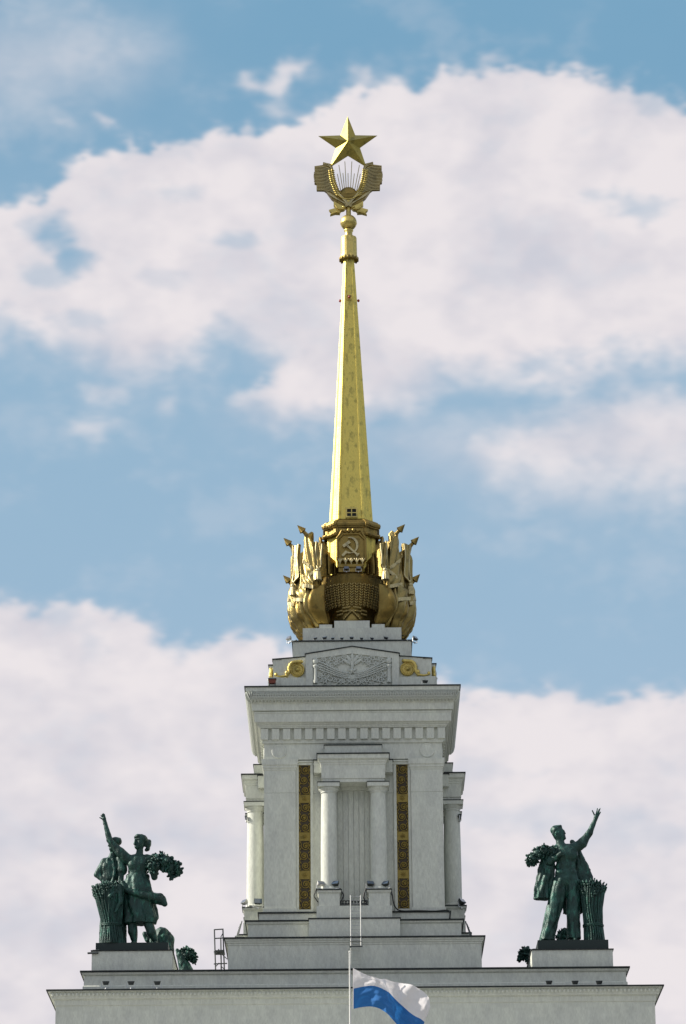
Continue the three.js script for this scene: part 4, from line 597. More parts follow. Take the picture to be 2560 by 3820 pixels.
// ------------------------------------------------------------------ modelling figures: a distance field meshed by surface nets
function nets(sdf, lo, hi, cell) {
  const n = [0, 1, 2].map((k) => Math.ceil((hi[k] - lo[k]) / cell) + 1), [nx, ny, nz] = n, val = new Float32Array(nx * ny * nz), id = (i, j, k) => (k * ny + j) * nx + i;
  for (let k = 0; k < nz; k++) for (let j = 0; j < ny; j++) for (let i = 0; i < nx; i++) val[id(i, j, k)] = sdf(lo[0] + i * cell, lo[1] + j * cell, lo[2] + k * cell);
  const pos = [], at = new Int32Array(nx * ny * nz).fill(-1), idx = [];
  for (let k = 0; k + 1 < nz; k++) for (let j = 0; j + 1 < ny; j++) for (let i = 0; i + 1 < nx; i++) {
    let m = 0, x = 0, y = 0, z = 0, c = 0; const v = [];
    for (let q = 0; q < 8; q++) { const a = val[id(i + (q & 1), j + ((q >> 1) & 1), k + (q >> 2))]; v.push(a); if (a < 0) m |= 1 << q; }
    if (m === 0 || m === 255) continue;
    for (let q = 0; q < 8; q++) for (const b of [1, 2, 4]) if (!(q & b) && ((m >> q) & 1) !== ((m >> (q | b)) & 1)) { const t = v[q] / (v[q] - v[q | b]); x += (q & 1) + (b === 1 ? t : 0); y += ((q >> 1) & 1) + (b === 2 ? t : 0); z += (q >> 2) + (b === 4 ? t : 0); c++; }
    at[id(i, j, k)] = pos.length / 3; pos.push(lo[0] + (i + x / c) * cell, lo[1] + (j + y / c) * cell, lo[2] + (k + z / c) * cell);
  }
  const quad = (a, b, c, d, f) => { if (a < 0 || b < 0 || c < 0 || d < 0) return; f ? idx.push(a, b, c, a, c, d) : idx.push(a, c, b, a, d, c); };
  for (let k = 1; k + 1 < nz; k++) for (let j = 1; j + 1 < ny; j++) for (let i = 1; i + 1 < nx; i++) {
    const s = val[id(i, j, k)] < 0;
    if (s !== val[id(i + 1, j, k)] < 0) quad(at[id(i, j - 1, k - 1)], at[id(i, j, k - 1)], at[id(i, j, k)], at[id(i, j - 1, k)], s);
    if (s !== val[id(i, j + 1, k)] < 0) quad(at[id(i - 1, j, k - 1)], at[id(i - 1, j, k)], at[id(i, j, k)], at[id(i, j, k - 1)], s);
    if (s !== val[id(i, j, k + 1)] < 0) quad(at[id(i - 1, j - 1, k)], at[id(i, j - 1, k)], at[id(i, j, k)], at[id(i - 1, j, k)], s);
  }
  const g = new THREE.BufferGeometry(), nor = new Float32Array(pos.length), e = cell * 0.6;
  for (let p = 0; p < pos.length; p += 3) { const [x, y, z] = [pos[p], pos[p + 1], pos[p + 2]]; const a = sdf(x + e, y, z) - sdf(x - e, y, z), b = sdf(x, y + e, z) - sdf(x, y - e, z), c = sdf(x, y, z + e) - sdf(x, y, z - e), l = Math.hypot(a, b, c) || 1; nor[p] = a / l; nor[p + 1] = b / l; nor[p + 2] = c / l; }
  g.setAttribute('position', new THREE.Float32BufferAttribute(pos, 3)); g.setAttribute('normal', new THREE.BufferAttribute(nor, 3)); g.setIndex(idx); return g;
}
const smin = (a, b, k) => { const h = Math.max(k - Math.abs(a - b), 0) / k; return Math.min(a, b) - h * h * k * 0.25; };
// capsule between two joints with a radius at each; ellipsoid
const cap = (a, b, ra, rb = ra, k = 12) => { const [ax, ay, az] = a, dx = b[0] - ax, dy = b[1] - ay, dz = b[2] - az, dd = dx * dx + dy * dy + dz * dz || 1e-9; return { k, d: (x, y, z) => { const px = x - ax, py = y - ay, pz = z - az, t = clamp((px * dx + py * dy + pz * dz) / dd); const qx = px - dx * t, qy = py - dy * t, qz = pz - dz * t; return Math.sqrt(qx * qx + qy * qy + qz * qz) - (ra + (rb - ra) * t); } }; };
const ell = (c, r, k = 14, rz = 0) => { const cs = Math.cos(rz), sn = Math.sin(rz), m = Math.min(...r); return { k, d: (x, y, z) => { const px = x - c[0], py = y - c[1], a = (cs * px + sn * py) / r[0], b = (-sn * px + cs * py) / r[1], q = (z - c[2]) / r[2], l = Math.sqrt(a * a + b * b + q * q); return (l - 1) * m * (0.55 + 0.45 * Math.min(1, l)); } }; };
// a skirt, coat or trouser leg: sections [y, centre x, half width, centre z, half depth] with hanging folds
const drape = (sec, nf, amp, seed, k = 10) => ({ k, d: (x, y, z) => {
  const top = sec[0][0], bot = sec[sec.length - 1][0]; let i = 0; const yy = clamp(y, bot, top); while (i + 2 < sec.length && yy < sec[i + 1][0]) i++;
  const t = clamp((sec[i][0] - yy) / (sec[i][0] - sec[i + 1][0])), cx = lerp(sec[i][1], sec[i + 1][1], t), w = lerp(sec[i][2], sec[i + 1][2], t), cz = lerp(sec[i][3], sec[i + 1][3], t), dp = lerp(sec[i][4], sec[i + 1][4], t);
  const px = (x - cx) / w, pz = (z - cz) / dp, a = Math.atan2(px, pz), l = Math.hypot(px, pz), h = (top - y) / (top - bot);
  const f = 1 + amp * (0.35 + 0.65 * clamp(h)) * (0.75 * Math.cos(a * nf + seed + 1.3 * Math.sin(y * 0.012 + seed)) + 0.45 * Math.cos(a * (nf * 2 - 1) + seed * 2.3 + y * 0.006)), r = (l - f) * Math.min(w, dp) * 0.8;
  return Math.max(r, y - top, bot - y); } });
const K = 0.004507 / 0.977;                                         // metres per drawing unit on the statues
function figure(prims, lo, hi, cell, ripple = 0, seed = 0) {
  const g = nets((x, y, z) => { let d = 1e9; for (const p of prims) { const q = p.d(x, y, z); if (q - p.k < d) d = d > 1e8 ? q : smin(d, q, p.k); } return ripple ? d + ripple * noise(x * 0.028 + seed, y * 0.013, z * 0.028) : d; }, lo, hi, cell);
  return g.scale(K, K, K);
}
const hand = (w, tips, thumb, rp = 23) => [cap(w[0], w[1], rp * 0.8, rp, 8), ...tips.map((t, i) => cap([lerp(w[1][0], w[2][0], 0) + (i - 1.5) * w[3], w[1][1] + w[4] * (i - 1.5), w[1][2]], t, 9.5, 7, 3)), cap(w[1], thumb, 11, 8, 5)];
function sheafOf(cx, secs, seed, n, tieRow) {                        // secs: [y, centre x offset, half width, half depth] from the foot up
  const r = rng(seed), stalks = [], ears = [], at = (a, q, y) => { let i = 0; while (i + 2 < secs.length && y > secs[i + 1][0]) i++; const t = (y - secs[i][0]) / (secs[i + 1][0] - secs[i][0]); return V3(cx + lerp(secs[i][1], secs[i + 1][1], t) + Math.sin(a) * q * lerp(secs[i][2], secs[i + 1][2], t), y, Math.cos(a) * q * lerp(secs[i][3], secs[i + 1][3], t)); };
  const top = secs[secs.length - 1][0];
  for (let i = 0; i < n; i++) {
    const a = i * 2.39996, q = i < n * 0.55 ? 0.93 + 0.07 * r() : 0.3 + 0.6 * r(), yt = top - r() * 110 - (i % 3 === 0 ? 120 * r() : 0), pts = []; for (let k = 0; k <= 6; k++) pts.push(at(a + 0.12 * Math.sin(k + i), q, lerp(secs[0][0], yt, k / 6)).multiplyScalar(K));
    stalks.push(tube(pts, (8 + 6 * r()) * K, 10, 5));
    const e = pts[6], d = pts[6].clone().sub(pts[5]).normalize(), qn = new THREE.Quaternion().setFromUnitVectors(V3(0, 1, 0), d);
    for (let k = 0; k < 5; k++) for (const s of [-1, 1]) ears.push(ball(s * 11 * K, (k * 17 - 30) * K, (k % 2 ? 9 : -9) * K, 12 * K, 21 * K, 12 * K, 5, 4).rotateZ(-s * 0.3).applyQuaternion(qn).translate(e.x, e.y, e.z));
  }
  const core = loft([...Array(20).keys()].map((i) => [Math.sin(i / 20 * 6.2832), Math.cos(i / 20 * 6.2832)]), secs.map(([y, , w, d]) => [[w * 0.93 * K, d * 0.93 * K], (y > top - 40 ? top - 70 : y) * K]));
  const p = core.attributes.position; for (let i = 0; i < p.count; i++) { const y = p.getY(i) / K; let k = 0; while (k + 2 < secs.length && y > secs[k + 1][0]) k++; const t = clamp((y - secs[k][0]) / (secs[k + 1][0] - secs[k][0])); p.setX(i, p.getX(i) + (cx + lerp(secs[k][1], secs[k + 1][1], t)) * K); } core.computeVertexNormals();
  const tie = []; for (let i = 0; i <= 24; i++) tie.push(at(i / 24 * 6.2832, 1.06, tieRow + 4 * Math.sin(i)).multiplyScalar(K));
  return { stalks, ears, core, tie: [tube(tie, 12 * K, 40, 6), tube(tie.map((v) => v.clone().add(V3(0, -17 * K, 0))), 10 * K, 40, 6)] };
}
function bunch(list, seed, n, leaf) {                               // flowers, fruit and leaves packed into blobs [x, y, z, rx, ry, rz]
  const r = rng(seed), g = [];
  for (const [x, y, z, a, b, c] of list) {
    g.push(ball(x, y, z, a * 0.86, b * 0.86, c * 0.86, 12, 8));
    for (let i = 0; i < n; i++) {
      const u = r() * 2 - 1, th = r() * 6.2832, s = Math.sqrt(1 - u * u), p = V3(s * Math.cos(th), u, s * Math.sin(th)), e = V3(x + p.x * a * 0.92, y + p.y * b * 0.92, z + p.z * c * 0.92), qn = new THREE.Quaternion().setFromUnitVectors(V3(0, 1, 0), p.clone().add(V3(r() - 0.5, r() - 0.7, r() - 0.5).multiplyScalar(1.3)).normalize()), sz = leaf * (0.6 + 0.8 * r());
      g.push(i % 3 === 0 ? ball(0, 0, 0, sz * 0.75, sz * 0.65, sz * 0.75, 7, 5).translate(e.x, e.y, e.z) : ball(0, sz * 0.35, 0, sz * 0.7, sz * 1.0, sz * 0.3, 6, 5).rotateY(r() * 6).applyQuaternion(qn).translate(e.x, e.y, e.z));
    }
  }
  return join(g).scale(K, K, K);
}
// ------------------------------------------------------------------ statue groups on plinths
const zS = 2.0;                                                     // the figures stand on this plane
const slabTop = (row) => Y(row, zS);
function plinth(pxL, pxR, row, label, depth) {
  const zf = 3.2, a = P(pxL, row, zf), b = P(pxR, row, zf), x0 = a.x, x1 = b.x, y1 = a.y;
  const t = thing('statue_plinth', label, 'plinth', V3((x0 + x1) / 2, yLedge + 0.05, zf - depth / 2), 'stone plinths under the bronze statues');
  part('block', box(x0, x1, yLedge + 0.05, y1, zf - depth, zf), M.stone, t); part('flashing', box(x0 - 0.06, x1 + 0.06, y1, y1 + 0.06, zf - depth - 0.05, zf + 0.06), M.flash, t);
  return { x0, x1, y1: y1 + 0.06, zf };
}
const pl = plinth(343, 643, 3549, 'pale stone plinth under the bronze couple with the sheaf, left of the tower', 7);
const pr = plinth(1984, 2286, 3545, 'pale stone plinth under the single bronze man, right of the tower', 7);
const slab = (t, x0, x1, y0, y1) => part('base_slab', box(x0, x1, y0, y1, zS - 2.4, zS + 0.9), M.bronzeDark, t);
const spot = (zx, zy, ox, oy) => P(ox + zx / 3.493, oy + zy / 3.493, zS);
{
  // ---- left: woman waving, man behind her, sheaf at their side
  const bx = spot(640, 1915, 320, 2980), base = V3(bx.x, bx.y, zS), a = spot(145, 1980, 320, 2980), b = spot(1085, 1980, 320, 2980);
  const st = thing('bronze_couple_statue', 'green bronze couple, a waving woman and a man with a wheat sheaf, left of tower', 'statue', base);
  slab(st, a.x, b.x, pl.y1 - 0.01, base.y);
  const U = (zx, zy, z = 0) => [zx - 640, 1915 - zy, z];
  const lo = (x, y, z) => [x - 640, 1915 - y, z];
  const C = (p, q, r1, r2, k) => cap(U(...p), U(...q), r1, r2, k), E = (p, r, k, rz) => ell(U(...p), r, k, rz);
  const D = (sec, nf, amp, seed, k) => drape(sec.map(([zy, cx, w, cz, d]) => [1915 - zy, cx - 640, w, cz, d]), nf, amp, seed, k);
  const woman = [
    E([662, 840, 5], [134, 108, 80], 20), E([665, 950, 0], [124, 98, 76], 25), C([570, 790, 0], [770, 785, 0], 46, 46, 30), E([610, 880, 48], [52, 52, 36], 28), E([718, 880, 48], [52, 52, 36], 28),
    C([690, 660, 5], [680, 770, 0], 40, 50, 18), C([545, 1018, 0], [790, 1018, 0], 30, 30, 10),
    D([[995, 665, 122, 0, 82], [1080, 660, 168, 0, 108], [1180, 665, 188, 0, 122], [1400, 690, 203, 0, 132], [1560, 718, 212, 0, 140], [1634, 705, 198, 0, 134]], 6, 0.13, 1.2, 18),
    C([505, 1215, 95], [640, 1262, 132], 34, 38, 20), C([640, 1262, 132], [850, 1312, 110], 40, 56, 24), C([850, 1315, 105], [930, 1330, 80], 58, 62, 26), E([955, 1330, 70], [82, 74, 34], 26, -0.9), C([985, 1350, 55], [1018, 1392, 50], 46, 34, 22), C([900, 1290, 110], [1000, 1390, 80], 9, 7, 12), C([510, 1200, 80], [480, 1110, 60], 30, 24, 20),
    C([520, 785, 0], [430, 700, 10], 70, 62, 22), C([470, 740, 5], [400, 655, 10], 62, 46, 8), C([415, 690, 10], [300, 545, 15], 52, 42, 10), C([300, 545, 15], [236, 305, 20], 42, 25, 12),
    C([800, 800, 0], [850, 900, 10], 66, 58, 24), C([845, 880, 10], [880, 1035, 30], 50, 40, 12), C([880, 1035, 30], [925, 900, 120], 38, 28, 12), E([930, 885, 125], [30, 34, 26], 8),
    C([600, 1600, 0], [615, 1740, 8], 62, 60, 10), C([615, 1740, 8], [640, 1885, -5], 60, 30, 14), C([640, 1893, -5], [612, 1900, 75], 28, 22, 8), C([800, 1600, 10], [850, 1750, 20], 62, 60, 10), C([850, 1750, 20], [912, 1885, 0], 60, 30, 14), C([912, 1893, 0], [900, 1900, 80], 28, 22, 8),
  ];
  part('woman', [figure(woman, lo(200, 1930, -170), [1090 - 640, 1915 - 270, 210], 11, 6, 3), figure([C([236, 310, 20], [226, 262, 22], 22, 26, 10), C([214, 262, 22], [186, 222, 26], 9, 7, 3), C([220, 250, 22], [200, 208, 26], 9, 7, 3), C([228, 246, 22], [213, 197, 26], 9, 7, 3), C([238, 250, 22], [228, 206, 22], 9, 7, 3), C([222, 282, 24], [172, 254, 40], 10, 7, 4), C([238, 330, 20], [236, 300, 20], 26, 23, 8)], lo(150, 345, -20), [270 - 640, 1915 - 180, 75], 3.6),
    figure([E([688, 585, 5], [62, 88, 74], 14), E([664, 625, 28], [44, 52, 44], 16), C([632, 560, 62], [622, 610, 72], 9, 13, 8), C([628, 552, 52], [684, 545, 74], 10, 9, 8), E([648, 650, 58], [24, 18, 20], 12), C([640, 634, 62], [664, 630, 70], 8, 8, 4), E([655, 575, 62], [11, 7, 8], 3), E([735, 600, 22], [12, 24, 14], 5), E([712, 540, -5], [78, 66, 84], 12), E([670, 512, 20], [56, 38, 62], 14), E([772, 590, -20], [36, 46, 46], 18), E([800, 590, -24], [30, 56, 40], 10), E([812, 560, -24], [20, 24, 24], 8), E([790, 650, -26], [26, 34, 34], 12), E([768, 668, -26], [22, 22, 26], 10), E([655, 497, 24], [20, 16, 40], 8), E([700, 486, 10], [26, 14, 50], 8), E([742, 500, 0], [22, 18, 50], 8), C([690, 650, 5], [684, 720, 2], 38, 42, 14)], lo(590, 730, -130), [850 - 640, 1915 - 462, 110], 6, 5, 8)], M.bronze, st, true);
  const man = [
    E([300, 880, -70], [118, 120, 80], 20), E([310, 1010, -70], [108, 110, 76], 24), C([240, 810, -70], [400, 790, -80], 48, 50, 24), C([345, 690, -70], [325, 780, -66], 42, 56, 18),
    C([236, 815, -70], [142, 972, -80], 52, 42, 16), C([142, 972, -80], [240, 1070, -40], 42, 32, 14), E([252, 1075, -32], [32, 26, 24], 8), C([440, 790, -70], [458, 925, -40], 72, 74, 18), C([440, 930, -40], [455, 1120, 10], 46, 34, 8),
    C([280, 790, -10], [318, 1040, -2], 17, 12, 8), C([345, 790, -12], [372, 960, 0], 17, 20, 8), C([372, 960, 0], [335, 1140, -4], 20, 16, 8),
    D([[1080, 315, 106, -70, 74], [1250, 350, 110, -70, 78], [1500, 420, 95, -70, 76], [1905, 490, 72, -70, 74]], 5, 0.07, 4.4, 16), D([[1080, 290, 80, -80, 70], [1500, 270, 78, -80, 70], [1905, 255, 74, -80, 70]], 5, 0.06, 2.4, 14),
  ];
  part('man', [figure(man, lo(80, 1930, -190), [530 - 640, 1915 - 640, 60], 11, 6, 11), figure([E([352, 590, -66], [62, 82, 70], 14), E([330, 640, -40], [40, 44, 42], 16), C([300, 570, -24], [288, 612, -16], 9, 13, 8), E([318, 648, -14], [20, 14, 14], 8), E([372, 545, -72], [80, 60, 82], 12), C([300, 540, -20], [420, 520, -60], 16, 22, 12), E([400, 600, -60], [12, 24, 14], 5), C([345, 650, -66], [345, 740, -66], 40, 46, 14)], lo(260, 745, -175), [480 - 640, 1915 - 465, 40], 6, 4, 2)], M.bronze, st, true);
  const sh = sheafOf(-290, [[0, 8, 152, 120], [250, 0, 124, 104], [270, 0, 124, 104], [480, -20, 158, 128], [620, -35, 182, 145], [760, -50, 196, 150]], 21, 72, 250);
  const so = part('wheat_sheaf', [sh.core, ...sh.stalks], M.bronze, st, true); so.position.z = 0.45; part('sheaf_ears', sh.ears, M.bronze, so, true); part('tie', sh.tie, M.bronze, so, true);
  // cloth wound over the top of the sheaf
  part('cloth', figure([C([450, 1190, 90], [330, 1330, 150], 34, 26, 24), C([450, 1190, 90], [460, 1400, 120], 40, 28, 26), C([460, 1400, 120], [400, 1530, 135], 28, 14, 20)], lo(120, 1560, 20), [520 - 640, 1915 - 1110, 260], 9, 9, 5), M.bronze, so, true).position.z = -0.05;
  const bq = bunch([[225, 1010, 90, 82, 92, 80], [275, 1090, 80, 72, 90, 80], [370, 1070, 60, 110, 112, 95], [440, 1010, 45, 92, 105, 80], [520, 1010, 35, 60, 80, 60], [545, 950, 30, 34, 44, 40]].map(([x, y, z, p, q, r]) => [x, y, z, p, q, r]), 31, 34, 33);
  part('fruit_bunch', [bq, bunch([[520, 905, 30, 30, 40, 30], [455, 900, 40, 30, 35, 30]], 33, 14, 26)], M.bronze, st, true);

  // ---- right: man waving with a coat over his shoulder, bunch in his arm, sheaf at his side
  const cx = spot(820, 1880, 1900, 2980), base2 = V3(cx.x, cx.y, zS), a2 = spot(363, 1950, 1900, 2980), b2 = spot(1280, 1950, 1900, 2980);
  const s2 = thing('bronze_man_statue', 'green bronze man in a draped coat waving one arm, right of the tower', 'statue', base2);
  slab(s2, a2.x, b2.x, pr.y1 - 0.01, base2.y);
  const U2 = (zx, zy, z = 0) => [zx - 820, 1880 - zy, z], lo2 = U2;
  const C2 = (p, q, r1, r2, k) => cap(U2(...p), U2(...q), r1, r2, k), E2 = (p, r, k, rz) => ell(U2(...p), r, k, rz), D2f = (sec, nf, amp, seed, k) => drape(sec.map(([zy, x, w, cz, d]) => [1880 - zy, x - 820, w, cz, d]), nf, amp, seed, k);
  const body = [
    E2([775, 740, 10], [152, 120, 98], 24), E2([765, 890, 0], [128, 130, 90], 30), C2([650, 665, 0], [900, 635, 0], 52, 54, 34), E2([705, 760, 62], [62, 60, 40], 24), E2([835, 750, 62], [62, 60, 40], 24), C2([705, 560, 0], [715, 650, 0], 52, 66, 22), C2([690, 978, 30], [840, 974, 30], 62, 62, 8), E2([770, 1060, 0], [138, 110, 96], 24),
    C2([915, 640, 0], [985, 590, 8], 68, 66, 22), C2([985, 590, 8], [1010, 555, 10], 68, 58, 6), C2([990, 585, 8], [1085, 455, 12], 52, 42, 10), C2([1085, 455, 12], [1160, 285, 16], 42, 25, 12),
    C2([630, 690, 0], [560, 830, 20], 70, 60, 20), C2([560, 830, 20], [690, 765, 120], 56, 34, 14), E2([705, 755, 126], [36, 30, 26], 10), C2([712, 768, 140], [745, 775, 138], 11, 9, 4), C2([706, 750, 146], [742, 752, 142], 11, 9, 4), C2([700, 738, 146], [730, 735, 144], 11, 9, 4),
    D2f([[985, 722, 78, 0, 80], [1090, 688, 98, 0, 92], [1250, 652, 104, 4, 94], [1450, 606, 98, 8, 88], [1650, 545, 88, 8, 82], [1800, 508, 94, 8, 88], [1850, 503, 100, 8, 92]], 4, 0.14, 0.7, 18), D2f([[985, 825, 76, 0, 80], [1090, 848, 90, 0, 88], [1300, 850, 92, 6, 88], [1500, 845, 88, 8, 84], [1700, 844, 84, 8, 80], [1830, 848, 90, 8, 86]], 4, 0.11, 2.9, 18),
    C2([500, 1850, 0], [430, 1862, 70], 30, 22, 10), C2([845, 1845, 0], [860, 1862, 120], 34, 24, 10), C2([620, 1560, 62], [500, 1790, 80], 12, 8, 30), C2([600, 1420, 70], [520, 1620, 76], 10, 8, 30),
  ];
  part('man', [figure(body, lo2(390, 1895, -150), [1215 - 820, 1880 - 245, 190], 11, 6, 21), figure([C2([1158, 300, 16], [1176, 246, 20], 24, 30, 12), C2([1162, 240, 20], [1128, 168, 30], 11, 8, 4), C2([1172, 232, 20], [1194, 140, 26], 10, 7, 3), C2([1184, 232, 20], [1212, 158, 32], 10, 7, 3), C2([1192, 236, 20], [1228, 138, 24], 10, 7, 3), C2([1198, 246, 20], [1232, 186, 22], 9, 7, 3)], lo2(1100, 330, -30), [1255 - 820, 1880 - 120, 75], 3.6),
    figure([E2([688, 462, 5], [76, 90, 72], 14), E2([722, 505, 12], [48, 44, 50], 18), C2([758, 428, 26], [771, 466, 32], 8, 11, 8), C2([705, 424, 62], [756, 424, 40], 7, 7, 10), E2([758, 525, 20], [24, 20, 26], 12), C2([735, 500, 44], [768, 496, 26], 9, 8, 4), E2([740, 435, 46], [10, 7, 9], 3), E2([655, 465, 68], [14, 26, 12], 4), E2([662, 415, -6], [78, 62, 74], 14), C2([640, 388, 10], [712, 368, 16], 30, 22, 18), E2([700, 372, 20], [26, 16, 36], 8), C2([630, 470, 20], [650, 420, 50], 28, 26, 12), C2([700, 530, 0], [712, 610, 0], 50, 58, 16)], lo2(560, 640, -120), [815 - 820, 1880 - 325, 110], 6, 4, 4)], M.bronze, s2, true);
  part('coat', figure([
    D2f([[690, 560, 66, -20, 70], [850, 540, 100, -34, 74], [1000, 512, 112, -40, 78], [1200, 465, 112, -44, 84], [1305, 458, 100, -40, 86]], 6, 0.15, 1.1, 20), C2([600, 660, -10], [480, 745, -10], 42, 34, 24), C2([930, 640, -40], [860, 560, -40], 40, 34, 20),
    D2f([[640, 900, 66, -95, 40], [760, 930, 88, -100, 46], [900, 955, 126, -110, 52], [1080, 960, 185, -118, 60], [1300, 900, 170, -118, 62], [1480, 850, 118, -115, 60]], 7, 0.12, 3.3, 20),
  ], lo2(320, 1500, -220), [1190 - 820, 1880 - 500, 90], 11, 9, 17), M.bronze, s2, true);
  part('fruit_bunch', bunch([[-240, 1190, 40, 90, 62, 70], [-320, 1190, 40, 90, 70, 70], [-400, 1160, 30, 80, 78, 66], [-470, 1095, 20, 72, 78, 60], [-505, 1055, 15, 48, 48, 48]], 41, 44, 22), M.bronze, s2, true);
  const sh2 = sheafOf(278, [[0, 5, 130, 110], [215, -5, 118, 98], [235, -5, 118, 98], [450, -8, 128, 112], [600, -2, 150, 124], [760, 0, 170, 130]], 55, 66, 222);
  const so2 = part('wheat_sheaf', [sh2.core, ...sh2.stalks], M.bronze, s2, true); so2.position.z = 0.1; part('sheaf_ears', sh2.ears, M.bronze, so2, true); part('tie', sh2.tie, M.bronze, so2, true);

  // ---- parts of further groups standing deeper on the roof
  const back = (name, zx, zy, ox, z, label, cat, gs) => { const p = P(ox + zx / 3.493, 2980 + zy / 3.493, z); const t = thing(name, label, cat, V3(p.x, yLedge + 0.05, z), null); const hb = (p.y - yLedge - 0.05) / K; for (const [n, f] of gs) part(n, f(hb), M.bronze, t, true); return t; };
  // each stands on the roof behind its plinth; h is the height of its marked point above the roof, in drawing units
  back('bronze_fruit_statue', 1320, 2040, 320, -3.5, 'green bronze bundle of fruit on a draped stem, low beside the left plinth', 'statue', [['fruit_bunch', (h) => bunch([[0, h, 0, 92, 88, 80], [70, h - 20, 10, 60, 62, 60], [-20, h + 40, 0, 60, 60, 50], [85, h - 60, 0, 26, 40, 26]], 61, 50, 24)], ['drape', (h) => figure([drape([[h + 10, -85, 55, 0, 60], [h - 100, -40, 78, 0, 70], [h - 220, 0, 92, 0, 80], [0, 0, 120, 0, 90]], 6, 0.09, 2.2), cap([-130, h + 70, -10], [-60, h - 40, 0], 26, 60, 16)], [-190, -10, -110], [140, h + 110, 110], 14, 8, 3)]]);
  back('bronze_seated_statue', 985, 1770, 320, -0.8, 'dark bronze rounded mass of a draped figure seen between and behind the couple’s legs', 'statue', [['drape', (h) => figure([ell([0, h - 10, 0], [98, 108, 80], 20), ell([112, h - 55, 0], [62, 62, 50], 14), cap([-170, h - 60, 0], [-210, h + 10, 0], 44, 34, 16), cap([60, h + 50, 0], [92, h + 10, 0], 26, 30, 8), drape([[h - 20, 0, 150, 0, 90], [0, 0, 190, 0, 110]], 7, 0.08, 1.4)], [-270, -10, -130], [220, h + 130, 130], 14, 10, 9)]]);
  back('bronze_fruit_statue', 205, 2040, 1900, -3.5, 'green bronze bunch of fruit and leaves, low beside the right plinth', 'statue', [['fruit_bunch', (h) => bunch([[10, h + 55, 0, 60, 64, 56], [-30, h + 5, 10, 52, 52, 52], [40, h - 10, 0, 55, 80, 55], [-58, h - 30, 0, 32, 34, 32], [60, h - 70, 0, 40, 60, 40]], 71, 42, 24)], ['drape', (h) => figure([drape([[h, 80, 60, 0, 60], [h - 140, 90, 60, 0, 64], [0, 100, 110, 0, 80]], 5, 0.09, 0.6), cap([40, h + 70, 0], [150, h + 80, 0], 14, 10, 8)], [-40, -10, -100], [220, h + 100, 100], 14, 8, 13)]]);
  back('bronze_sheaf_statue', 690, 1790, 1900, -0.8, 'rounded bronze bundle of ears seen behind the striding man’s legs', 'statue', [['ears', (h) => bunch([[0, h, 0, 82, 92, 70], [50, h + 40, 0, 46, 52, 46]], 81, 90, 17)], ['foot', (h) => figure([drape([[h - 40, 0, 70, 0, 60], [0, 0, 100, 0, 80]], 6, 0.08, 1.9)], [-130, -10, -110], [130, h, 110], 16)]]);
}
// ------------------------------------------------------------------ small things: floodlights, cables, ladders, grille, flag
const steelAt = (px, row, z) => P(px, row, z);
function floodlight(px, row, z, label, turn = 0, scale = 1, tilt = -0.5, group = 'floodlights on the tower', mat = M.steelDark) {
  const p = P(px, row, z), t = thing('floodlight', label, 'floodlight', p, group, turn); t.scale.setScalar(scale);
  const hs = new THREE.CylinderGeometry(0.20, 0.13, 0.22, 4, 1).rotateY(Math.PI / 4).rotateX(Math.PI / 2).scale(1.5, 1, 1).rotateX(tilt).translate(0, 0.30, 0);
  part('housing', hs, mat, t, true);
  part('lens', new THREE.BoxGeometry(0.38, 0.25, 0.015).translate(0, 0, 0.118).rotateX(tilt).translate(0, 0.30, 0), M.lens, t, true);
  part('bracket', [new THREE.BoxGeometry(0.03, 0.30, 0.05).translate(-0.25, 0.16, 0), new THREE.BoxGeometry(0.03, 0.30, 0.05).translate(0.25, 0.16, 0), new THREE.BoxGeometry(0.53, 0.03, 0.06).translate(0, 0.02, 0), new THREE.CylinderGeometry(0.05, 0.06, 0.08, 10).translate(0, -0.03, 0)], M.steel, t, true);
  return t;
}
const onP = 'floodlights on the column pedestals';
floodlight(1196, 3316, 1.12, 'floodlight coloured white as if sunlit at the outer foot of the front left column', 0.5, 1, -0.7, onP, M.white);  // white housing paints in the sunlight falling on this lamp
floodlight(1253, 3316, 1.12, 'floodlight at the inner foot of the front left column', -0.4, 1, -0.7, onP);
floodlight(1381, 3316, 1.12, 'floodlight at the inner foot of the front right column', 0.4, 1, -0.7, onP);
floodlight(1440, 3316, 1.12, 'floodlight at the outer foot of the front right column', -0.5, 1, -0.7, onP);
floodlight(914, 3386, -3.2, 'floodlight on the flank pedestal at the far left of the tower', -0.9, 1.05, -0.7, onP, M.white);
floodlight(962, 3386, -2.7, 'dark cable roll shaped as a floodlight between the flank column and the left corner pier', 0.2, 1.15, -0.3, onP);  // floodlight model standing in for a roll of cable
floodlight(1722, 3386, -3.2, 'floodlight on the flank pedestal at the far right of the tower', 0.9, 1.15, -0.7, onP);
floodlight(919, 3062, -3.6, 'small dark lamp fixed high on the left flank column', -1.5, 0.7, 0.2, onP);
floodlight(1716, 3062, -3.6, 'small dark lamp fixed high on the right flank column', 1.5, 0.95, 0.2, onP);
floodlight(1586, 2557, 0.5, 'dark floodlight lying on the main cornice right of the gable', 0.3, 0.8, -1.2, 'floodlights on the tower');
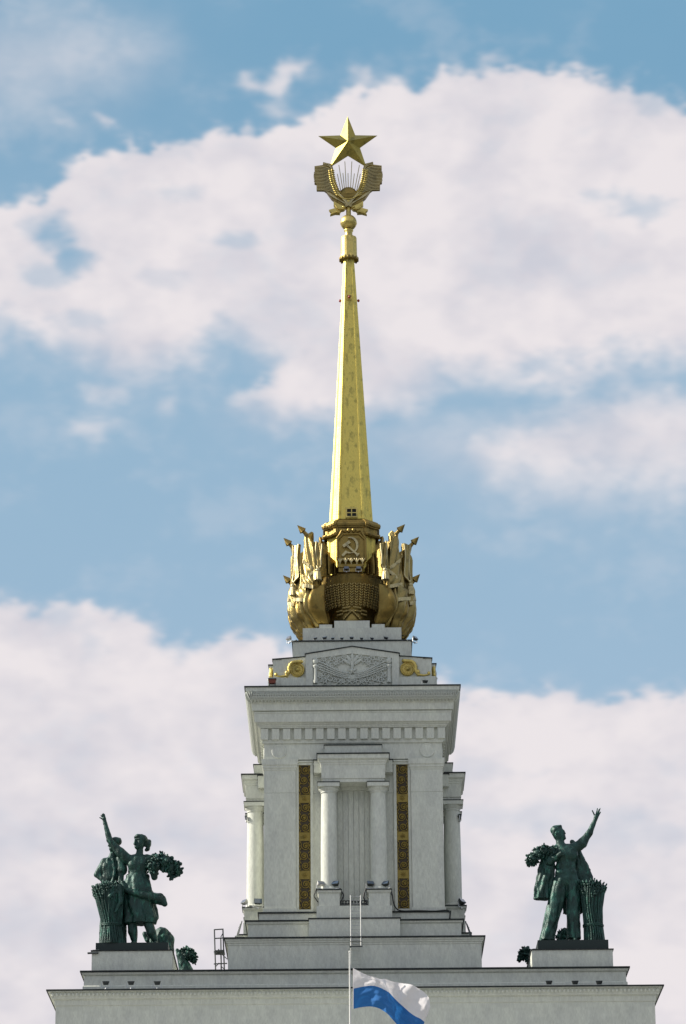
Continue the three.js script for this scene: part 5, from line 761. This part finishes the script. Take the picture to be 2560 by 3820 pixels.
{ // lamps on arms at the ends of the step, and a row along it
  const zf = TC + sq(221, 2392)[0];
  for (const [px, side, d] of [[1079, 'left', -1], [1548, 'right', 1]]) { const t = floodlight(px, 2397, zf - 0.05, `floodlight on an arm sticking out ${side} of the step under the banners`, d * 0.9, 0.85, -0.6, 'floodlights on the tower', d < 0 ? M.white : M.steelDark); part('arm', rod(V3(0, 0.0, 0), V3(-d * 0.9, -0.03, 0), 0.035), M.steelDark, t, true); }
  const where = ['first', 'second', 'third', 'fourth', 'fifth', 'sixth', 'seventh', 'eighth'];
  [1177, 1212, 1242, 1276, 1312, 1349, 1388, 1440].forEach((px, i) => floodlight(px, 2391, zf - 0.25, `low dark floodlight, ${where[i]} from the left along the step below the banners`, (i - 3.5) * 0.12, i % 3 === 1 ? 0.62 : 0.5, -1.0, 'low floodlights along the upper step'));
  // two blue lamps under the emblem panel
  [[1293, 'left'], [1338, 'right']].forEach(([px, side]) => floodlight(px, 2132, TC + 2.12, `blue lensed floodlight under the ${side} half of the hammer and sickle panel`, 0, 0.7, -0.35, 'floodlights under the emblem panel'));
  // lamps along the main cornice
  [[395, 'leftmost'], [489, 'middle'], [587, 'rightmost']].forEach(([px, w]) => floodlight(px, 3686, ZK - 0.4, `flat floodlight on the lower ledge, ${w} of the three under the couple statue`, 0, 0.95, -1.35, 'floodlights on the lower ledge'));
  [[2049, 'leftmost'], [2146, 'middle'], [2236, 'rightmost']].forEach(([px, w]) => floodlight(px, 3684, ZK - 0.4, `flat floodlight on the lower ledge, ${w} of the three under the man statue`, 0, 0.95, -1.35, 'floodlights on the lower ledge'));
}
{ // rusty box at the left end of the main cornice
  const p = P(1016, 2556, 0.2), t = thing('junction_box', 'rusty red box on legs at the left end of the main cornice', 'box', p);
  part('case', new THREE.BoxGeometry(0.42, 0.26, 0.3).translate(0, 0.22, 0), M.brick, t, true); part('lid', new THREE.BoxGeometry(0.5, 0.05, 0.36).translate(0, 0.37, 0), M.steelDark, t, true);
  for (const x of [-0.17, 0.17]) part('leg', new THREE.BoxGeometry(0.05, 0.12, 0.24).translate(x, 0.05, 0), M.steelDark, t, true);
}
const cable = (pts, label, r = 0.035) => { const w = pts.map(([x, y, z]) => P(x, y, z)); return solo('cable', tube(w, r, 40, 6), M.dark, label, 'cable', w[0], 'black power cables of the floodlights'); };
cable([[1181, 3314, 1.2], [1176, 3330, 1.25], [1172, 3342, 1.25], [1180, 3356, 1.25], [1187, 3366, 1.24]], 'black cable looping outside the front left column pedestal');
cable([[1268, 3314, 1.2], [1276, 3328, 1.25], [1282, 3340, 1.25], [1276, 3356, 1.25], [1270, 3372, 1.24]], 'black cable looping inside the front left column pedestal', 0.045);
cable([[1366, 3314, 1.2], [1360, 3332, 1.25], [1358, 3350, 1.25], [1366, 3364, 1.25], [1372, 3376, 1.24]], 'black cable looping inside the front right column pedestal', 0.045);
cable([[1455, 3314, 1.2], [1463, 3334, 1.25], [1466, 3356, 1.2], [1472, 3378, 1.0], [1484, 3393, 0.6], [1500, 3398, 0.42], [1560, 3397.5, 0.38], [1620, 3399, 0.38], [1676, 3398, 0.36], [1679, 3414, 0.40], [1677, 3428, 0.42]], 'long black cable running from the front right column along the step', 0.042);
{ // ornamental low grille between the column pedestals
  const a = P(1268, 3378, 1.22), b = P(1372, 3378, 1.22), y1 = P(1320, 3359, 1.22).y, t = thing('grille', 'low black ornamental grille between the two front column pedestals', 'grille', V3((a.x + b.x) / 2, a.y, 1.22)), w = (b.x - a.x) / 2, h = y1 - a.y;
  for (const y of [0.03, h * 0.3, h - 0.02]) part('rail', new THREE.BoxGeometry(2 * w, 0.04, 0.04).translate(0, y, 0), M.dark, t, true);
  for (let i = 0; i < 9; i++) { const x = -w + (i + 0.5) * 2 * w / 9; part('ring', new THREE.TorusGeometry(h * 0.3, 0.028, 6, 16).translate(x, h * 0.65, 0), M.dark, t, true); part('bar', new THREE.BoxGeometry(0.03, h, 0.03).translate(x - w / 9, h / 2, 0), M.dark, t, true); }
}
function ladder(name, label, mat, a0, a1, b0, b1, nr, r) {           // feet and heads of the two rails
  const t = thing(name, label, 'ladder', a0.clone().add(b0).multiplyScalar(0.5)); part('rail', rod(a0, a1, r), mat, t); part('rail', rod(b0, b1, r), mat, t);
  for (let i = 0; i < nr; i++) { const k = (i + 0.6) / nr; part('rung', rod(a0.clone().lerp(a1, k), b0.clone().lerp(b1, k), r * 0.55), mat === M.white ? M.steel : mat, t); } return t;
}
ladder('ladder', 'slender white ladder leaning on the steps in front of the portico', M.white, P(1309.5, 3529, 2.35), P(1308, 3340, 1.78), P(1347, 3528, 2.35), P(1345.5, 3340, 1.78), 14, 0.032);
ladder('ladder', 'grey ladder fixed flat to the pedestal wall below the white ladder', M.stoneB, P(1310, 3620, 2.36), P(1309.5, 3534, 2.36), P(1347.5, 3620, 2.36), P(1347, 3534, 2.36), 6, 0.028);
{ const a = P(1304, 3531, 2.4), b = P(1353, 3530, 2.4); solo('crossbar', [rod(a, b, 0.045), rod(a.clone().add(V3(0.05, 0.3, 0)), b.clone().add(V3(-0.05, 0.3, 0)), 0.02)], M.steelDark, 'dark crossbar joining the two ladders on the pedestal', 'bar', a); }
{ // scaffold frame beside the pedestal, left
  const z = 0.3, z2 = -0.6, q = (x, y, zz = z) => P(x, y, zz), t = thing('scaffold', 'narrow steel scaffold frame standing left of the tower pedestal', 'scaffold', q(818, 3632));
  for (const [x0, x1, y1, zz] of [[805, 800, 3467, z], [826, 824, 3500, z2], [838, 832, 3465, z]]) part('post', rod(q(x0, 3632, zz), q(x1, y1, zz), 0.045), M.steelDark, t);
  for (const y of [3467, 3500, 3546, 3595]) part('crossbar', rod(q(y > 3580 ? 798 : 801, y + 1), q(y > 3580 ? 848 : y > 3530 ? 838 : 834, y - 1), 0.038), M.steelDark, t);
  for (const [a, b] of [[[804, 3558], [818, 3540]], [[824, 3556], [848, 3578]], [[805, 3606], [818, 3592]], [[824, 3604], [836, 3614]], [[824, 3496], [834, 3478]]]) part('brace', rod(q(...a), q(...b), 0.028), M.steelDark, t);
  part('platform', (() => { const a = q(798, 3549), b = q(838, 3549); return box(a.x, b.x, a.y - 0.03, a.y + 0.03, z2, z); })(), M.steelDark, t);
}
for (const [sgn, side, x0, x1, x2] of [[-1, 'left', 903, 888, 912], [1, 'right', 1737, 1756, 1734]]) { // sloping service brackets at the ends of the base step
  const z = 0.2, t = thing('steel_bracket', `small sloping steel frame at the ${side} end of the lowest step`, 'bracket', P((x0 + x1) / 2, 3495, z));
  part('strut', rod(P(x1, 3494, z), P(x0, 3436, z), 0.035), M.steelDark, t); part('strut', rod(P(x1 + sgn * 5, 3494, z - 0.6), P(x0 + sgn * 5, 3446, z - 0.6), 0.035), M.steelDark, t);
  for (const r of [3460, 3476]) { const k = (3494 - r) / 58, x = x1 + (x0 - x1) * k; part('rung', rod(P(x, r, z), P(x + sgn * 5, r, z - 0.6), 0.03), M.steelDark, t); }
  part('foot_plate', (() => { const a = P(Math.min(x1, x2) - (sgn < 0 ? 11 : 2), 3492, z), b = P(Math.max(x1, x2) + (sgn < 0 ? 2 : 11), 3492, z); return box(a.x, b.x, a.y - 0.06, a.y, z - 0.9, z + 0.1); })(), sgn < 0 ? M.stone : M.steelDark, t);
}
{ const a = P(327, 3556, 3.3), b = P(368, 3554, 3.3); solo('pipe', [rod(a, b, 0.06, 0.06, 8), rod(a.clone().lerp(b, 0.45).add(V3(0, 0.16, 0)), b.clone().add(V3(0, 0.16, 0)), 0.03), rod(b.clone().add(V3(0, -0.08, -0.4)), b.clone().add(V3(0, 0.2, -0.1)), 0.03)], M.steelDark, 'dark pipe sticking out left of the plinth under the couple statue', 'pipe', a); }
{ // flag on its pole
  const z = 11, top = P(1304.6, 3553, z), foot = V3(top.x, 30, z), t = thing('flagpole', 'slim pale flagpole standing before the roofline, just under the tower ladders', 'flagpole', foot);
  part('pole', rod(foot, top, 0.06, 0.042, 12), M.white, t); part('finial', ball(top.x, top.y + 0.03, z, 0.06, 0.07, 0.06), M.white, t);
  const T = [[1319, 3612], [1345, 3626], [1372, 3638], [1400, 3646], [1424, 3653], [1433, 3651], [1460, 3660], [1500, 3668], [1538, 3674], [1562, 3688], [1584, 3702], [1600, 3722], [1606, 3756]], B = [[1318, 3688], [1352, 3681], [1385, 3677], [1412, 3682], [1438, 3694], [1452, 3703], [1470, 3722], [1488, 3740], [1508, 3758], [1528, 3776], [1548, 3790], [1568, 3800], [1584, 3812]], L = [[1318, 3764], [1352, 3757], [1385, 3755], [1412, 3761], [1432, 3772], [1446, 3782], [1462, 3800], [1478, 3818], [1496, 3836], [1514, 3852], [1532, 3862], [1550, 3868], [1566, 3876]];
  const crv = (a) => new THREE.CatmullRomCurve3(a.map(([x, y]) => V3(x, y, 0))), cT = crv(T), cB = crv(B), cL = crv(L), wave = (u, v) => 0.22 * Math.sin(u * 9 - v * 2.2 + 0.4) + 0.14 * Math.sin(u * 21 + v * 5) * u + 0.05 * Math.sin(v * 9 + u * 30) + 0.16 * noise(u * 7 + v * 3, v * 4 - u * 2, 3) + 0.05 * noise(u * 22, v * 16, 9);
  const st = (c0, c1, v0, v1) => (u, v, off) => { const q = c0.getPoint(u).lerp(c1.getPoint(u), v), vv = lerp(v0, v1, v); return P(q.x, q.y, z + 0.12 + wave(u, vv) * Math.min(1, u * 4 + 0.1) - off); };
  const fl = thing('flag', 'white and blue flag blowing to the right from the pale flagpole', 'flag', P(1319, 3612, z));
  part('white_stripe', sheet(st(cT, cB, 0, 0.34), 70, 20), M.flagWhite, fl); part('blue_stripe', sheet(st(cB, cL, 0.34, 1), 70, 24), M.flagBlue, fl);
  part('hem', tube([P(1319, 3612, z + 0.1), P(1318.5, 3700, z + 0.1), P(1318, 3764, z + 0.1)], 0.022, 12, 6), M.flagWhite, fl);
}
renderer.render(scene, camera);
